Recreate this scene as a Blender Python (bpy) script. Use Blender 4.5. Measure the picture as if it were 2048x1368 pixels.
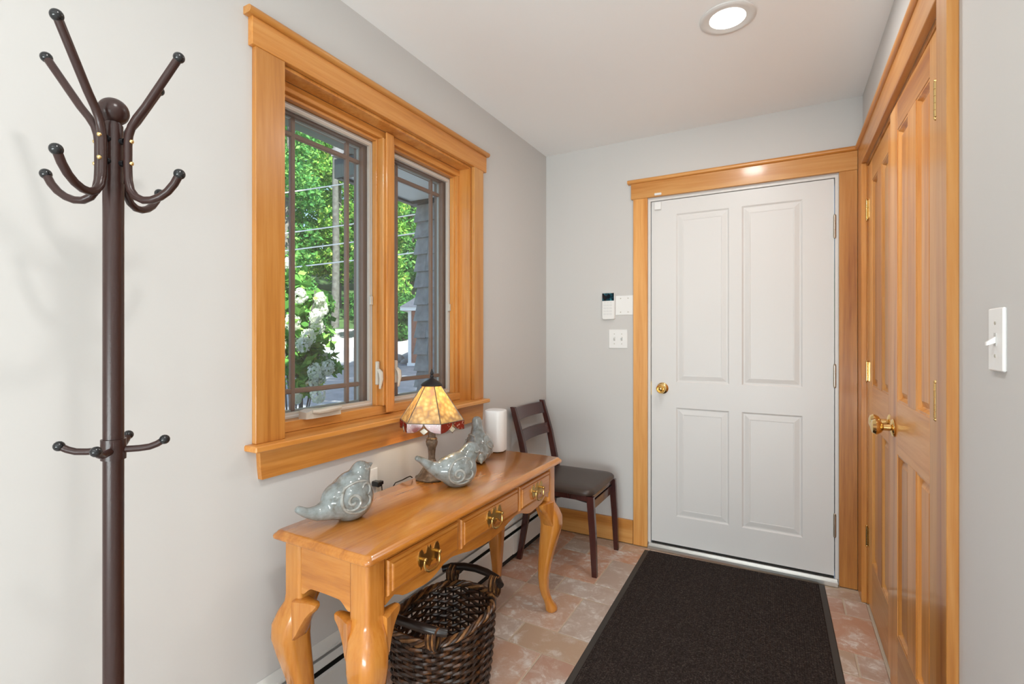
import bpy, bmesh, math, random
from math import sin, cos, pi, radians, sqrt
from mathutils import Vector, Matrix
from mathutils.bvhtree import BVHTree
random.seed(7)
S = bpy.context.scene
C = S.collection
for o in list(bpy.data.objects): bpy.data.objects.remove(o)

# ------------------------------------------------------------------ camera
F_PX, YAW, HORIZON, EYE = 986.07, 0.50266, 674.72, 1.247
cd = bpy.data.cameras.new('camera'); cam = bpy.data.objects.new('camera', cd); C.objects.link(cam)
cd.sensor_width = 36.0; cd.lens = F_PX / 2048 * 36.0; cd.clip_start = 0.02; cd.clip_end = 300
cam.location = (0, 0, EYE); cam.rotation_euler = (pi/2, 0, YAW)
cd.shift_y = -(684 - HORIZON) / 2048
S.camera = cam

# ------------------------------------------------------------------ sky, sun, exposure
SKY_STRENGTH, SUN_STRENGTH = 0.42, 16.0
world = bpy.data.worlds.new('sky'); S.world = world; world.use_nodes = True
wn = world.node_tree.nodes; wl = world.node_tree.links
sky = wn.new('ShaderNodeTexSky'); sky.sky_type = 'NISHITA'; sky.sun_disc = False
sky.sun_elevation = radians(52); sky.sun_rotation = radians(60); sky.air_density = 1.0; sky.dust_density = 1.5
wl.new(sky.outputs[0], wn['Background'].inputs[0]); wn['Background'].inputs[1].default_value = SKY_STRENGTH
sl = bpy.data.lights.new('sun', 'SUN'); sl.energy = SUN_STRENGTH; sl.angle = radians(0.6); sl.color = (1, .955, .88)
sun = bpy.data.objects.new('sun', sl); C.objects.link(sun)
sun.rotation_euler = Vector((-0.50, 0.30, -0.74)).to_track_quat('-Z', 'Y').to_euler()
S.view_settings.view_transform = 'Standard'; S.view_settings.look = 'None'
S.view_settings.exposure = 0.0; S.view_settings.gamma = 1.0; S.view_settings.use_curve_mapping = False
CAN_WATTS, DOOR_FILL_WATTS, CEILING_FILL_WATTS = 7.4, 6.0, 330.0
def fill_light(name, loc, aim, sx, sy, watts):
    l = bpy.data.lights.new(name, 'AREA'); l.shape = 'RECTANGLE'; l.size = sx; l.size_y = sy; l.energy = watts; l.color = (.93, .965, 1)
    o = bpy.data.objects.new(name, l); C.objects.link(o); o.location = loc; o.rotation_euler = Vector(aim).to_track_quat('-Z', 'Y').to_euler(); return o
fill_light('fill_at_doors', (.6, -3.34, 1.1), (0, 1, 0), 3.0, 2.0, DOOR_FILL_WATTS)   # added fill lamp just outside the made-up glass doors behind the viewer
fill_light('fill_up_to_ceiling', (.6, -4.1, .25), (0, .80, .60), 3.4, 1.2, CEILING_FILL_WATTS)   # added fill lamp, no terrace built; aimed upward to brighten the ceiling

# ------------------------------------------------------------------ materials
def new_mat(name):
    m = bpy.data.materials.new(name); m.use_nodes = True
    nt = m.node_tree; b = nt.nodes['Principled BSDF']
    return m, nt, b
def plain(name, col, rough=.5, metal=0, spec=.5, coat=0, bump=0, bscale=60):
    m, nt, b = new_mat(name)
    b.inputs['Base Color'].default_value = (*col, 1); b.inputs['Roughness'].default_value = rough
    b.inputs['Metallic'].default_value = metal; b.inputs['Specular IOR Level'].default_value = spec
    b.inputs['Coat Weight'].default_value = coat; b.inputs['Coat Roughness'].default_value = .08
    if bump:
        tc = nt.nodes.new('ShaderNodeTexCoord'); n = nt.nodes.new('ShaderNodeTexNoise'); n.inputs['Scale'].default_value = bscale
        bp = nt.nodes.new('ShaderNodeBump'); bp.inputs['Strength'].default_value = bump; bp.inputs['Distance'].default_value = .002
        nt.links.new(tc.outputs['Object'], n.inputs['Vector']); nt.links.new(n.outputs['Fac'], bp.inputs['Height']); nt.links.new(bp.outputs['Normal'], b.inputs['Normal'])
    return m
def ramp(nt, stops):
    r = nt.nodes.new('ShaderNodeValToRGB'); e = r.color_ramp.elements
    while len(e) < len(stops): e.new(.5)
    for el, (p, c) in zip(e, stops): el.position = p; el.color = (*c, 1)
    return r
def noise(nt, vec, scale, detail=4, rough=.55, dist=0):
    n = nt.nodes.new('ShaderNodeTexNoise'); n.inputs['Scale'].default_value = scale; n.inputs['Detail'].default_value = detail
    n.inputs['Roughness'].default_value = rough; n.inputs['Distortion'].default_value = dist
    nt.links.new(vec, n.inputs['Vector']); return n
def obj_vec(nt, scale=(1, 1, 1), spread=7.0):
    """object coordinates, shifted per object so that no two pieces share their figure"""
    tc = nt.nodes.new('ShaderNodeTexCoord'); oi = nt.nodes.new('ShaderNodeObjectInfo')
    mul = nt.nodes.new('ShaderNodeVectorMath'); mul.operation = 'MULTIPLY_ADD'
    cmb = nt.nodes.new('ShaderNodeCombineXYZ')
    sc = nt.nodes.new('ShaderNodeMath'); sc.operation = 'MULTIPLY'; sc.inputs[1].default_value = spread
    nt.links.new(oi.outputs['Random'], sc.inputs[0])
    for i in range(3): nt.links.new(sc.outputs[0], cmb.inputs[i])
    mul.inputs[1].default_value = scale
    nt.links.new(tc.outputs['Object'], mul.inputs[0]); nt.links.new(cmb.outputs[0], mul.inputs[2])
    return mul.outputs[0], oi
def wood(name, dark, mid, light, axis, rough=.3, coat=.35, stretch=.05, scale=9, var=.25):
    m, nt, b = new_mat(name)
    s = [1, 1, 1]; s['xyz'.index(axis)] = stretch
    v, oi = obj_vec(nt, s)
    n1 = noise(nt, v, scale, 5, .6, .6); n2 = noise(nt, v, scale*9, 3, .6)
    mx = nt.nodes.new('ShaderNodeMath'); mx.operation = 'MULTIPLY_ADD'; mx.inputs[1].default_value = .30
    nt.links.new(n2.outputs['Fac'], mx.inputs[0]); nt.links.new(n1.outputs['Fac'], mx.inputs[2])
    r = ramp(nt, [(.42, dark), (.62, mid), (.84, light)])
    nt.links.new(mx.outputs[0], r.inputs[0])
    hsv = nt.nodes.new('ShaderNodeHueSaturation')
    mr = nt.nodes.new('ShaderNodeMapRange'); mr.inputs['To Min'].default_value = 1 - var*.5; mr.inputs['To Max'].default_value = 1 + var*.5
    nt.links.new(oi.outputs['Random'], mr.inputs['Value']); nt.links.new(mr.outputs[0], hsv.inputs['Value'])
    nt.links.new(r.outputs[0], hsv.inputs['Color']); nt.links.new(hsv.outputs[0], b.inputs['Base Color'])
    b.inputs['Roughness'].default_value = rough; b.inputs['Coat Weight'].default_value = coat; b.inputs['Coat Roughness'].default_value = .12
    bp = nt.nodes.new('ShaderNodeBump'); bp.inputs['Strength'].default_value = .06; bp.inputs['Distance'].default_value = .001
    nt.links.new(n2.outputs['Fac'], bp.inputs['Height']); nt.links.new(bp.outputs['Normal'], b.inputs['Normal'])
    return m
FIR = ((.37, .115, .018), (.585, .235, .046), (.72, .36, .11))
W = {a: wood('fir_trim_' + a, *FIR, a, rough=.34, coat=.22, var=.34) for a in 'xyz'}
OAK = ((.37, .118, .016), (.55, .195, .027), (.66, .28, .055))
K = {a: wood('golden_oak_' + a, *OAK, a, rough=.24, coat=.8, stretch=.09, scale=14, var=.12) for a in 'xyz'}
wall_paint = plain('wall_paint', (.63, .613, .595), .85, spec=.2)
ceil_paint = plain('ceiling_paint', (.93, .925, .92), .9, spec=.2)
white_enamel = plain('white_enamel', (.72, .705, .685), .35)
door_paint = plain('door_paint', (.73, .715, .70), .38)
white_plastic = plain('white_plastic', (.86, .855, .84), .3)
heater_white = plain('heater_enamel', (.74, .73, .70), .35)
black_gap = plain('dark_recess', (.015, .014, .013), .8)
brass = plain('polished_brass', (.83, .60, .26), .16, metal=1)
old_brass = plain('aged_brass', (.55, .36, .12), .28, metal=1)
nickel = plain('satin_hinge_metal', (.55, .50, .42), .3, metal=1)
alu = plain('aluminium', (.72, .70, .67), .35, metal=1)
screw_metal = plain('screw_steel', (.55, .52, .45), .35, metal=1)
bronze_tube = plain('brown_hammered_enamel', (.034, .0125, .0095), .30, spec=.45, bump=.12, bscale=320)
black_plastic = plain('black_plastic', (.012, .012, .013), .18)
mahogany = wood('mahogany', (.028, .006, .006), (.055, .012, .010), (.085, .02, .015), 'z', rough=.25, coat=.5, var=.1)
leather = plain('brown_vinyl', (.060, .040, .031), .38, bump=.1, bscale=300)
black_metal = plain('black_metal', (.01, .01, .01), .35)
sash_brown = plain('sash_brown', (.20, .125, .085), .45)
screen_tan = plain('screen_frame_tan', (.58, .52, .45), .45)
putty = plain('hardware_putty', (.56, .50, .42), .35)
rubber = plain('mat_rubber', (.050, .043, .038), .6)

def mat_tile():
    m, nt, b = new_mat('terracotta_tile')
    v, oi = obj_vec(nt, (1, 1, 1), 31)
    base = ramp(nt, [(0, (.58, .30, .18)), (.2, (.50, .29, .21)), (.4, (.44, .315, .24)), (.62, (.54, .37, .25)), (.8, (.56, .34, .245)), (1, (.48, .42, .36))])
    nt.links.new(oi.outputs['Random'], base.inputs[0])
    n1 = noise(nt, v, 7, 6, .65, .5); n2 = noise(nt, v, 22, 5, .7, .8)
    r1 = ramp(nt, [(.42, (0, 0, 0)), (.66, (1, 1, 1))]); nt.links.new(n1.outputs['Fac'], r1.inputs[0])
    r2 = ramp(nt, [(.48, (0, 0, 0)), (.60, (1, 1, 1))]); nt.links.new(n2.outputs['Fac'], r2.inputs[0])
    mm = nt.nodes.new('ShaderNodeMath'); mm.operation = 'MULTIPLY'; nt.links.new(r1.outputs[0], mm.inputs[0]); nt.links.new(r2.outputs[0], mm.inputs[1])
    a = nt.nodes.new('ShaderNodeMath'); a.operation = 'MULTIPLY_ADD'; a.inputs[1].default_value = .35; nt.links.new(r1.outputs[0], a.inputs[0]); nt.links.new(mm.outputs[0], a.inputs[2])
    cl = nt.nodes.new('ShaderNodeMath'); cl.operation = 'MULTIPLY'; cl.inputs[1].default_value = .85; cl.use_clamp = True; nt.links.new(a.outputs[0], cl.inputs[0])
    mix = nt.nodes.new('ShaderNodeMixRGB'); mix.inputs[2].default_value = (.78, .73, .68, 1)
    nt.links.new(cl.outputs[0], mix.inputs[0]); nt.links.new(base.outputs[0], mix.inputs[1]); nt.links.new(mix.outputs[0], b.inputs['Base Color'])
    b.inputs['Roughness'].default_value = .42
    bp = nt.nodes.new('ShaderNodeBump'); bp.inputs['Strength'].default_value = .25; bp.inputs['Distance'].default_value = .002
    nt.links.new(n2.outputs['Fac'], bp.inputs['Height']); nt.links.new(bp.outputs['Normal'], b.inputs['Normal'])
    return m
tile_mat = mat_tile()
grout = plain('grout', (.60, .49, .37), .8)

def mat_carpet():
    m, nt, b = new_mat('mat_pile')
    tc = nt.nodes.new('ShaderNodeTexCoord')
    n = noise(nt, tc.outputs['Object'], 160, 3, .7); n2 = noise(nt, tc.outputs['Object'], 420, 2, .6)
    wv = nt.nodes.new('ShaderNodeTexWave'); wv.wave_type = 'BANDS'; wv.bands_direction = 'X'; wv.inputs['Scale'].default_value = 36
    nt.links.new(tc.outputs['Object'], wv.inputs['Vector'])
    r = ramp(nt, [(.38, (.014, .010, .009)), (.56, (.040, .031, .028)), (.68, (.13, .105, .09))])
    mx = nt.nodes.new('ShaderNodeMath'); mx.operation = 'MULTIPLY_ADD'; mx.inputs[1].default_value = .45
    mh = nt.nodes.new('ShaderNodeMath'); mh.operation = 'MULTIPLY'; mh.inputs[1].default_value = .6
    nt.links.new(n2.outputs['Fac'], mx.inputs[0]); nt.links.new(n.outputs['Fac'], mh.inputs[0]); nt.links.new(mh.outputs[0], mx.inputs[2])
    nt.links.new(mx.outputs[0], r.inputs[0]); nt.links.new(r.outputs[0], b.inputs['Base Color'])
    ad = nt.nodes.new('ShaderNodeMath'); ad.operation = 'ADD'; nt.links.new(wv.outputs['Fac'], ad.inputs[0]); nt.links.new(n.outputs['Fac'], ad.inputs[1])
    bp = nt.nodes.new('ShaderNodeBump'); bp.inputs['Strength'].default_value = .6; bp.inputs['Distance'].default_value = .003
    nt.links.new(ad.outputs[0], bp.inputs['Height']); nt.links.new(bp.outputs['Normal'], b.inputs['Normal'])
    b.inputs['Roughness'].default_value = .95; b.inputs['Specular IOR Level'].default_value = .1
    return m
pile = mat_carpet()

def mat_noise(name, stops, scale, rough=.5, bump=.2, detail=5, coat=0, dist=.3, bdist=.002):
    m, nt, b = new_mat(name); v, oi = obj_vec(nt)
    n = noise(nt, v, scale, detail, .6, dist); r = ramp(nt, stops)
    nt.links.new(n.outputs['Fac'], r.inputs[0]); nt.links.new(r.outputs[0], b.inputs['Base Color'])
    b.inputs['Roughness'].default_value = rough; b.inputs['Coat Weight'].default_value = coat
    bp = nt.nodes.new('ShaderNodeBump'); bp.inputs['Strength'].default_value = bump; bp.inputs['Distance'].default_value = bdist
    nt.links.new(n.outputs['Fac'], bp.inputs['Height']); nt.links.new(bp.outputs['Normal'], b.inputs['Normal'])
    return m
glaze = mat_noise('crackle_glaze', [(.3, (.13, .125, .10)), (.46, (.205, .225, .22)), (.72, (.31, .345, .345))], 34, .16, .25, 6, coat=.6)
glaze_relief = mat_noise('crackle_glaze_relief', [(.3, (.20, .19, .16)), (.6, (.36, .37, .35))], 50, .2, .2, 5, coat=.5)
lamp_bronze = mat_noise('lamp_bronze', [(.3, (.05, .03, .02)), (.6, (.16, .11, .075)), (.8, (.34, .27, .20))], 60, .35, .4, 4)
wicker = mat_noise('dark_wicker', [(.35, (.012, .007, .005)), (.55, (.045, .018, .008)), (.75, (.20, .075, .022))], 38, .32, .2, 4)
wicker_dark = plain('dark_stained_wood', (.014, .009, .007), .3)
wicker_tan = mat_noise('tan_wicker', [(.3, (.05, .02, .008)), (.7, (.33, .15, .05))], 45, .35, .2, 3)
asphalt = mat_noise('asphalt', [(.3, (.20, .205, .22)), (.7, (.30, .305, .32))], 3, .9, .3, 6)
gravel = mat_noise('gravel_bank', [(.3, (.26, .25, .24)), (.7, (.50, .48, .45))], 6, .9, .5, 6)
shingle_grey = mat_noise('weathered_shingle', [(.3, (.24, .25, .255)), (.7, (.42, .43, .435))], 14, .85, .3, 5)
shingle_red = mat_noise('cedar_shingle', [(.3, (.26, .115, .075)), (.7, (.42, .20, .13))], 14, .85, .3, 4)
fascia_green = plain('dark_green_fascia', (.028, .040, .034), .45)
gutter_green = plain('grey_green_gutter', (.10, .135, .125), .45)
soffit_white = plain('soffit_white', (.84, .86, .88), .6)
ext_white = plain('white_trim', (.82, .82, .82), .6)
roof_grey = mat_noise('roof_shingle', [(.3, (.25, .24, .24)), (.7, (.42, .40, .40))], 30, .9, .3, 4)
bark = mat_noise('bark', [(.3, (.09, .08, .07)), (.7, (.24, .22, .20))], 8, .9, .6, 5)
cable_white = plain('cable_white', (.85, .85, .85), .5)
rock_mat = mat_noise('boulder', [(.3, (.2, .19, .18)), (.7, (.42, .41, .39))], 4, .9, .5, 5)

def leafy(name, cols, trans=.45):
    m = bpy.data.materials.new(name); m.use_nodes = True; nt = m.node_tree; nt.nodes.clear()
    out = nt.nodes.new('ShaderNodeOutputMaterial'); d = nt.nodes.new('ShaderNodeBsdfDiffuse'); t = nt.nodes.new('ShaderNodeBsdfTranslucent')
    mx = nt.nodes.new('ShaderNodeMixShader'); mx.inputs[0].default_value = trans
    ge = nt.nodes.new('ShaderNodeNewGeometry'); r = ramp(nt, cols)
    nt.links.new(ge.outputs['Random Per Island'], r.inputs[0])
    for s in (d, t): nt.links.new(r.outputs[0], s.inputs['Color'])
    nt.links.new(d.outputs[0], mx.inputs[1]); nt.links.new(t.outputs[0], mx.inputs[2]); nt.links.new(mx.outputs[0], out.inputs['Surface'])
    return m
leaf_a = leafy('maple_leaf', [(0, (.07, .22, .05)), (.5, (.19, .46, .09)), (.85, (.38, .62, .13)), (1, (.66, .70, .20))])
leaf_b = leafy('birch_leaf', [(0, (.06, .21, .07)), (.5, (.13, .38, .11)), (1, (.32, .58, .16))])
leaf_c = leafy('undergrowth_leaf', [(0, (.03, .10, .03)), (.6, (.06, .20, .05)), (1, (.13, .30, .07))], .35)
hyd_leaf = leafy('hydrangea_leaf', [(0, (.08, .24, .05)), (.6, (.17, .42, .09)), (1, (.34, .58, .14))], .35)
petal = leafy('hydrangea_petal', [(0, (.78, .84, .64)), (.5, (.90, .92, .82)), (1, (.95, .95, .92))], .4)

def mat_glass(name, tint=(1, 1, 1), refl=.07):
    m = bpy.data.materials.new(name); m.use_nodes = True; nt = m.node_tree; nt.nodes.clear()
    out = nt.nodes.new('ShaderNodeOutputMaterial'); t = nt.nodes.new('ShaderNodeBsdfTransparent'); g = nt.nodes.new('ShaderNodeBsdfGlossy')
    t.inputs[0].default_value = (*tint, 1); g.inputs['Roughness'].default_value = .01
    mx = nt.nodes.new('ShaderNodeMixShader'); fr = nt.nodes.new('ShaderNodeFresnel'); fr.inputs[0].default_value = 1.45
    ge = nt.nodes.new('ShaderNodeNewGeometry'); inv = nt.nodes.new('ShaderNodeMath'); inv.operation = 'SUBTRACT'; inv.inputs[0].default_value = 1; nt.links.new(ge.outputs['Backfacing'], inv.inputs[1])
    mu = nt.nodes.new('ShaderNodeMath'); mu.operation = 'MULTIPLY'; nt.links.new(fr.outputs[0], mu.inputs[0]); nt.links.new(inv.outputs[0], mu.inputs[1])
    nt.links.new(mu.outputs[0], mx.inputs[0]); nt.links.new(t.outputs[0], mx.inputs[1]); nt.links.new(g.outputs[0], mx.inputs[2]); nt.links.new(mx.outputs[0], out.inputs['Surface'])
    return m
window_glass = mat_glass('window_glass', (.94, .97, .96))
def mat_mesh():
    m = bpy.data.materials.new('insect_mesh'); m.use_nodes = True; nt = m.node_tree; nt.nodes.clear()
    out = nt.nodes.new('ShaderNodeOutputMaterial'); t = nt.nodes.new('ShaderNodeBsdfTransparent'); d = nt.nodes.new('ShaderNodeBsdfDiffuse')
    d.inputs[0].default_value = (.45, .45, .46, 1); mx = nt.nodes.new('ShaderNodeMixShader'); mx.inputs[0].default_value = .10
    nt.links.new(t.outputs[0], mx.inputs[1]); nt.links.new(d.outputs[0], mx.inputs[2]); nt.links.new(mx.outputs[0], out.inputs['Surface'])
    return m
insect_mesh = mat_mesh()
def mat_art_glass(name, stops, scale, trans=.6):
    m = bpy.data.materials.new(name); m.use_nodes = True; nt = m.node_tree; nt.nodes.clear()
    out = nt.nodes.new('ShaderNodeOutputMaterial'); t = nt.nodes.new('ShaderNodeBsdfTranslucent'); d = nt.nodes.new('ShaderNodeBsdfDiffuse'); g = nt.nodes.new('ShaderNodeBsdfGlossy')
    g.inputs['Roughness'].default_value = .12
    v, oi = obj_vec(nt); vo = nt.nodes.new('ShaderNodeTexVoronoi'); vo.inputs['Scale'].default_value = scale; vo.feature = 'F1'
    n = noise(nt, v, scale*.5, 3, .6); nt.links.new(v, vo.inputs['Vector'])
    ad = nt.nodes.new('ShaderNodeMath'); ad.operation = 'MULTIPLY_ADD'; ad.inputs[1].default_value = .55; nt.links.new(vo.outputs['Distance'], ad.inputs[0])
    mh = nt.nodes.new('ShaderNodeMath'); mh.operation = 'MULTIPLY'; mh.inputs[1].default_value = .7; nt.links.new(n.outputs['Fac'], mh.inputs[0]); nt.links.new(mh.outputs[0], ad.inputs[2])
    r = ramp(nt, stops); nt.links.new(ad.outputs[0], r.inputs[0])
    nt.links.new(r.outputs[0], t.inputs[0]); nt.links.new(r.outputs[0], d.inputs[0])
    m1 = nt.nodes.new('ShaderNodeMixShader'); m1.inputs[0].default_value = trans; nt.links.new(d.outputs[0], m1.inputs[1]); nt.links.new(t.outputs[0], m1.inputs[2])
    m2 = nt.nodes.new('ShaderNodeMixShader'); m2.inputs[0].default_value = .08; nt.links.new(m1.outputs[0], m2.inputs[1]); nt.links.new(g.outputs[0], m2.inputs[2]); nt.links.new(m2.outputs[0], out.inputs['Surface'])
    return m
amber_glass = mat_art_glass('amber_art_glass', [(.30, (.95, .88, .62)), (.5, (.88, .72, .36)), (.66, (.72, .52, .24)), (.85, (.50, .36, .24))], 55)
red_glass = mat_art_glass('red_crackle_glass', [(.30, (.32, .035, .02)), (.74, (.26, .03, .02)), (.86, (.62, .36, .26))], 120, .4)
clear_glass = mat_art_glass('pale_art_glass', [(.3, (.80, .78, .68)), (.8, (.62, .60, .52))], 60, .5)
def mat_emit(name, col, s):
    m = bpy.data.materials.new(name); m.use_nodes = True; nt = m.node_tree; b = nt.nodes['Principled BSDF']
    b.inputs['Base Color'].default_value = (*col, 1); b.inputs['Emission Color'].default_value = (*col, 1); b.inputs['Emission Strength'].default_value = s
    return m
lens_glow = mat_emit('downlight_lens', (1, .97, .93), 6.0)
def mat_screen():
    m, nt, b = new_mat('keypad_screen'); v, oi = obj_vec(nt)
    n = noise(nt, v, 40, 2); r = ramp(nt, [(.45, (.004, .008, .012)), (.62, (.01, .05, .07)), (.72, (.05, .18, .2))]); nt.links.new(n.outputs['Fac'], r.inputs[0])
    nt.links.new(r.outputs[0], b.inputs['Base Color']); nt.links.new(r.outputs[0], b.inputs['Emission Color']); b.inputs['Emission Strength'].default_value = .4
    b.inputs['Roughness'].default_value = .08
    return m
screen_mat = mat_screen()

# ------------------------------------------------------------------ mesh helpers
def box(bm, x0, x1, y0, y1, z0, z1, bev=0):
    r = bmesh.ops.create_cube(bm, size=1); vs = r['verts']
    for v in vs:
        v.co = Vector(((x0+x1)/2 + v.co.x*(x1-x0), (y0+y1)/2 + v.co.y*(y1-y0), (z0+z1)/2 + v.co.z*(z1-z0)))
    if bev:
        es = list({e for v in vs for e in v.link_edges})
        bmesh.ops.bevel(bm, geom=es, offset=bev, segments=1, affect='EDGES')
def frame_pts(pts):
    """parallel-transported frames along a polyline"""
    P = [Vector(p) for p in pts]; T = []
    for i in range(len(P)):
        a = P[max(i-1, 0)]; b = P[min(i+1, len(P)-1)]; T.append((b-a).normalized())
    up = Vector((0, 0, 1)) if abs(T[0].z) < .9 else Vector((1, 0, 0))
    n = (up - T[0]*up.dot(T[0])).normalized(); out = []
    for p, t in zip(P, T):
        n = (n - t*n.dot(t)).normalized(); out.append((p, t, n, t.cross(n)))
    return out
def tube(bm, pts, r, n=10, closed=False, caps=True):
    fr = frame_pts(pts); rr = r if hasattr(r, '__len__') else [r]*len(fr); rings = []
    for (p, t, a, b), q in zip(fr, rr):
        rings.append([bm.verts.new(p + (a*cos(2*pi*k/n) + b*sin(2*pi*k/n))*q) for k in range(n)])
    m = len(rings)
    for i in range(m if closed else m-1):
        A = rings[i]; B = rings[(i+1) % m]
        for k in range(n): bm.faces.new((A[k], A[(k+1) % n], B[(k+1) % n], B[k]))
    if caps and not closed:
        bm.faces.new(rings[0][::-1]); bm.faces.new(rings[-1])
def loft(bm, rings, caps=True):
    R = [[bm.verts.new(p) for p in ring] for ring in rings]; n = len(R[0])
    for A, B in zip(R, R[1:]):
        for k in range(n): bm.faces.new((A[k], A[(k+1) % n], B[(k+1) % n], B[k]))
    if caps: bm.faces.new(R[0][::-1]); bm.faces.new(R[-1])
def lathe(bm, prof, n=24, c=(0, 0, 0), mod=None, M=None):
    rings = []
    for r, z in prof:
        ring = []
        for k in range(n):
            a = 2*pi*k/n; q = r*(1 + (mod(a, z) if mod else 0))
            p = Vector((q*cos(a), q*sin(a), z)); p = (M @ p) if M else p
            ring.append(p + Vector(c))
        rings.append(ring)
    loft(bm, rings)
def ball(bm, c, r, n=16, s=(1, 1, 1)):
    M = Matrix.Translation(c) @ Matrix.Diagonal((r*s[0], r*s[1], r*s[2], 1))
    bmesh.ops.create_uvsphere(bm, u_segments=n, v_segments=max(6, n//2), radius=1, matrix=M)
def prism(bm, poly, ax, d0, d1):
    """polygon in the two axes other than ax, extruded from d0 to d1 along ax"""
    def P(a, b, d): return {'x': (d, a, b), 'y': (a, d, b), 'z': (a, b, d)}[ax]
    A = [bm.verts.new(P(a, b, d0)) for a, b in poly]; B = [bm.verts.new(P(a, b, d1)) for a, b in poly]; n = len(poly)
    bm.faces.new(A); bm.faces.new(B[::-1])
    for k in range(n): bm.faces.new((A[k], B[k], B[(k+1) % n], A[(k+1) % n]))
def rrect(hx, hy, r, z, cx=0, cy=0, n=4):
    pts = []
    for sx, sy, a0 in ((1, 1, 0), (-1, 1, 90), (-1, -1, 180), (1, -1, 270)):
        for k in range(n+1):
            a = radians(a0 + 90*k/n); pts.append((cx + sx*(hx-r) + r*cos(a), cy + sy*(hy-r) + r*sin(a), z))
    return pts
def mk(name, bm, mat, parent=None, smooth=False, kind=None):
    bmesh.ops.recalc_face_normals(bm, faces=bm.faces[:])
    me = bpy.data.meshes.new(name); bm.to_mesh(me); bm.free()
    if smooth:
        for p in me.polygons: p.use_smooth = True
        try: me.set_sharp_from_angle(angle=radians(38))
        except Exception: pass
    me.materials.append(mat)
    o = bpy.data.objects.new(name, me); C.objects.link(o)
    if parent: o.parent = parent
    if kind: o['kind'] = kind
    return o
def nb(): return bmesh.new()
def mbox(name, mat, parent, *a, bev=0, kind=None):
    bm = nb(); box(bm, *a, bev=bev); return mk(name, bm, mat, parent, kind=kind)
def tag(o, label, cat, group=None):
    o['label'] = label; o['category'] = cat
    if group: o['group'] = group
    return o
def thing(name, label, cat, loc=(0, 0, 0), rz=0, group=None):
    o = bpy.data.objects.new(name, None); C.objects.link(o); o.location = loc; o.rotation_euler = (0, 0, rz); o.empty_display_size = .1
    return tag(o, label, cat, group)
def struct(name, loc=(0, 0, 0)):
    o = bpy.data.objects.new(name, None); C.objects.link(o); o.location = loc; o['kind'] = 'structure'; return o

# ------------------------------------------------------------------ room shell
LX, BY, RX, CZ = -1.374, 2.969, .345, 2.442      # left wall, back wall, right wall, ceiling
WY0, WY1, WZ0, WZ1 = 1.003, 2.074, .925, 2.103     # window opening
bm = nb()
for a in ((LX-.205, LX, -3.2, WY0, 0, CZ), (LX-.205, LX, WY1, BY, 0, CZ), (LX-.205, LX, WY0, WY1, 0, WZ0), (LX-.205, LX, WY0, WY1, WZ1, CZ)): box(bm, *a)
mk('wall_left', bm, wall_paint, kind='structure')
DX0, DX1, DZ = -.705, .243, 2.066
bm = nb()
for a in ((LX-.205, DX0, BY, BY+.14, 0, CZ), (DX1, RX+.65, BY, BY+.14, 0, CZ), (DX0, DX1, BY, BY+.14, DZ, CZ)): box(bm, *a)
mk('wall_back', bm, wall_paint, kind='structure')
CY0, CY1, CLZ = 1.580, 2.838, 2.066
bm = nb()
for a in ((RX, RX+.11, .55, CY0, 0, CZ), (RX, RX+.11, CY1, BY, 0, CZ), (RX, RX+.11, CY0, CY1, CLZ, CZ)): box(bm, *a)
mk('wall_right', bm, wall_paint, kind='structure')
mbox('wall_closet', wall_paint, None, RX+.65, RX+.70, .65, BY, 0, CZ, kind='structure')
mbox('wall_return', wall_paint, None, RX+.11, 2.6, .55, .65, 0, CZ, kind='structure')
mbox('wall_far_right', wall_paint, None, 2.6, 2.7, -3.2, .65, 0, CZ, kind='structure')
bm = nb()
for a in ((LX-.205, -.95, -3.3, -3.2, 0, CZ), (2.15, 2.7, -3.3, -3.2, 0, CZ), (-.95, 2.15, -3.3, -3.2, 2.13, CZ)): box(bm, *a)
mk('wall_near', bm, wall_paint, kind='structure')
w2 = struct('added_glass_doors')  # unseen glass doors, added as an opening for the fill lamps
for x0, x1 in ((-.95, .08), (.08, 1.12), (1.12, 2.15)):
    bm = nb()
    for a in ((x0, x0+.05, -3.28, -3.24, 0, 2.13), (x1-.05, x1, -3.28, -3.24, 0, 2.13), (x0+.05, x1-.05, -3.28, -3.24, 0, .08), (x0+.05, x1-.05, -3.28, -3.24, 2.06, 2.13)): box(bm, *a)
    sh = mk('sash', bm, white_enamel, w2); mbox('pane', window_glass, sh, x0+.05, x1-.05, -3.262, -3.258, .08, 2.06)
mbox('ceiling', ceil_paint, None, LX-.205, 2.7, -3.3, BY+.14, CZ, CZ+.12, kind='structure')
floor = mbox('floor', grout, None, LX-.205, 2.7, -3.3, BY+.14, -.12, -.003, kind='structure')

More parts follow.
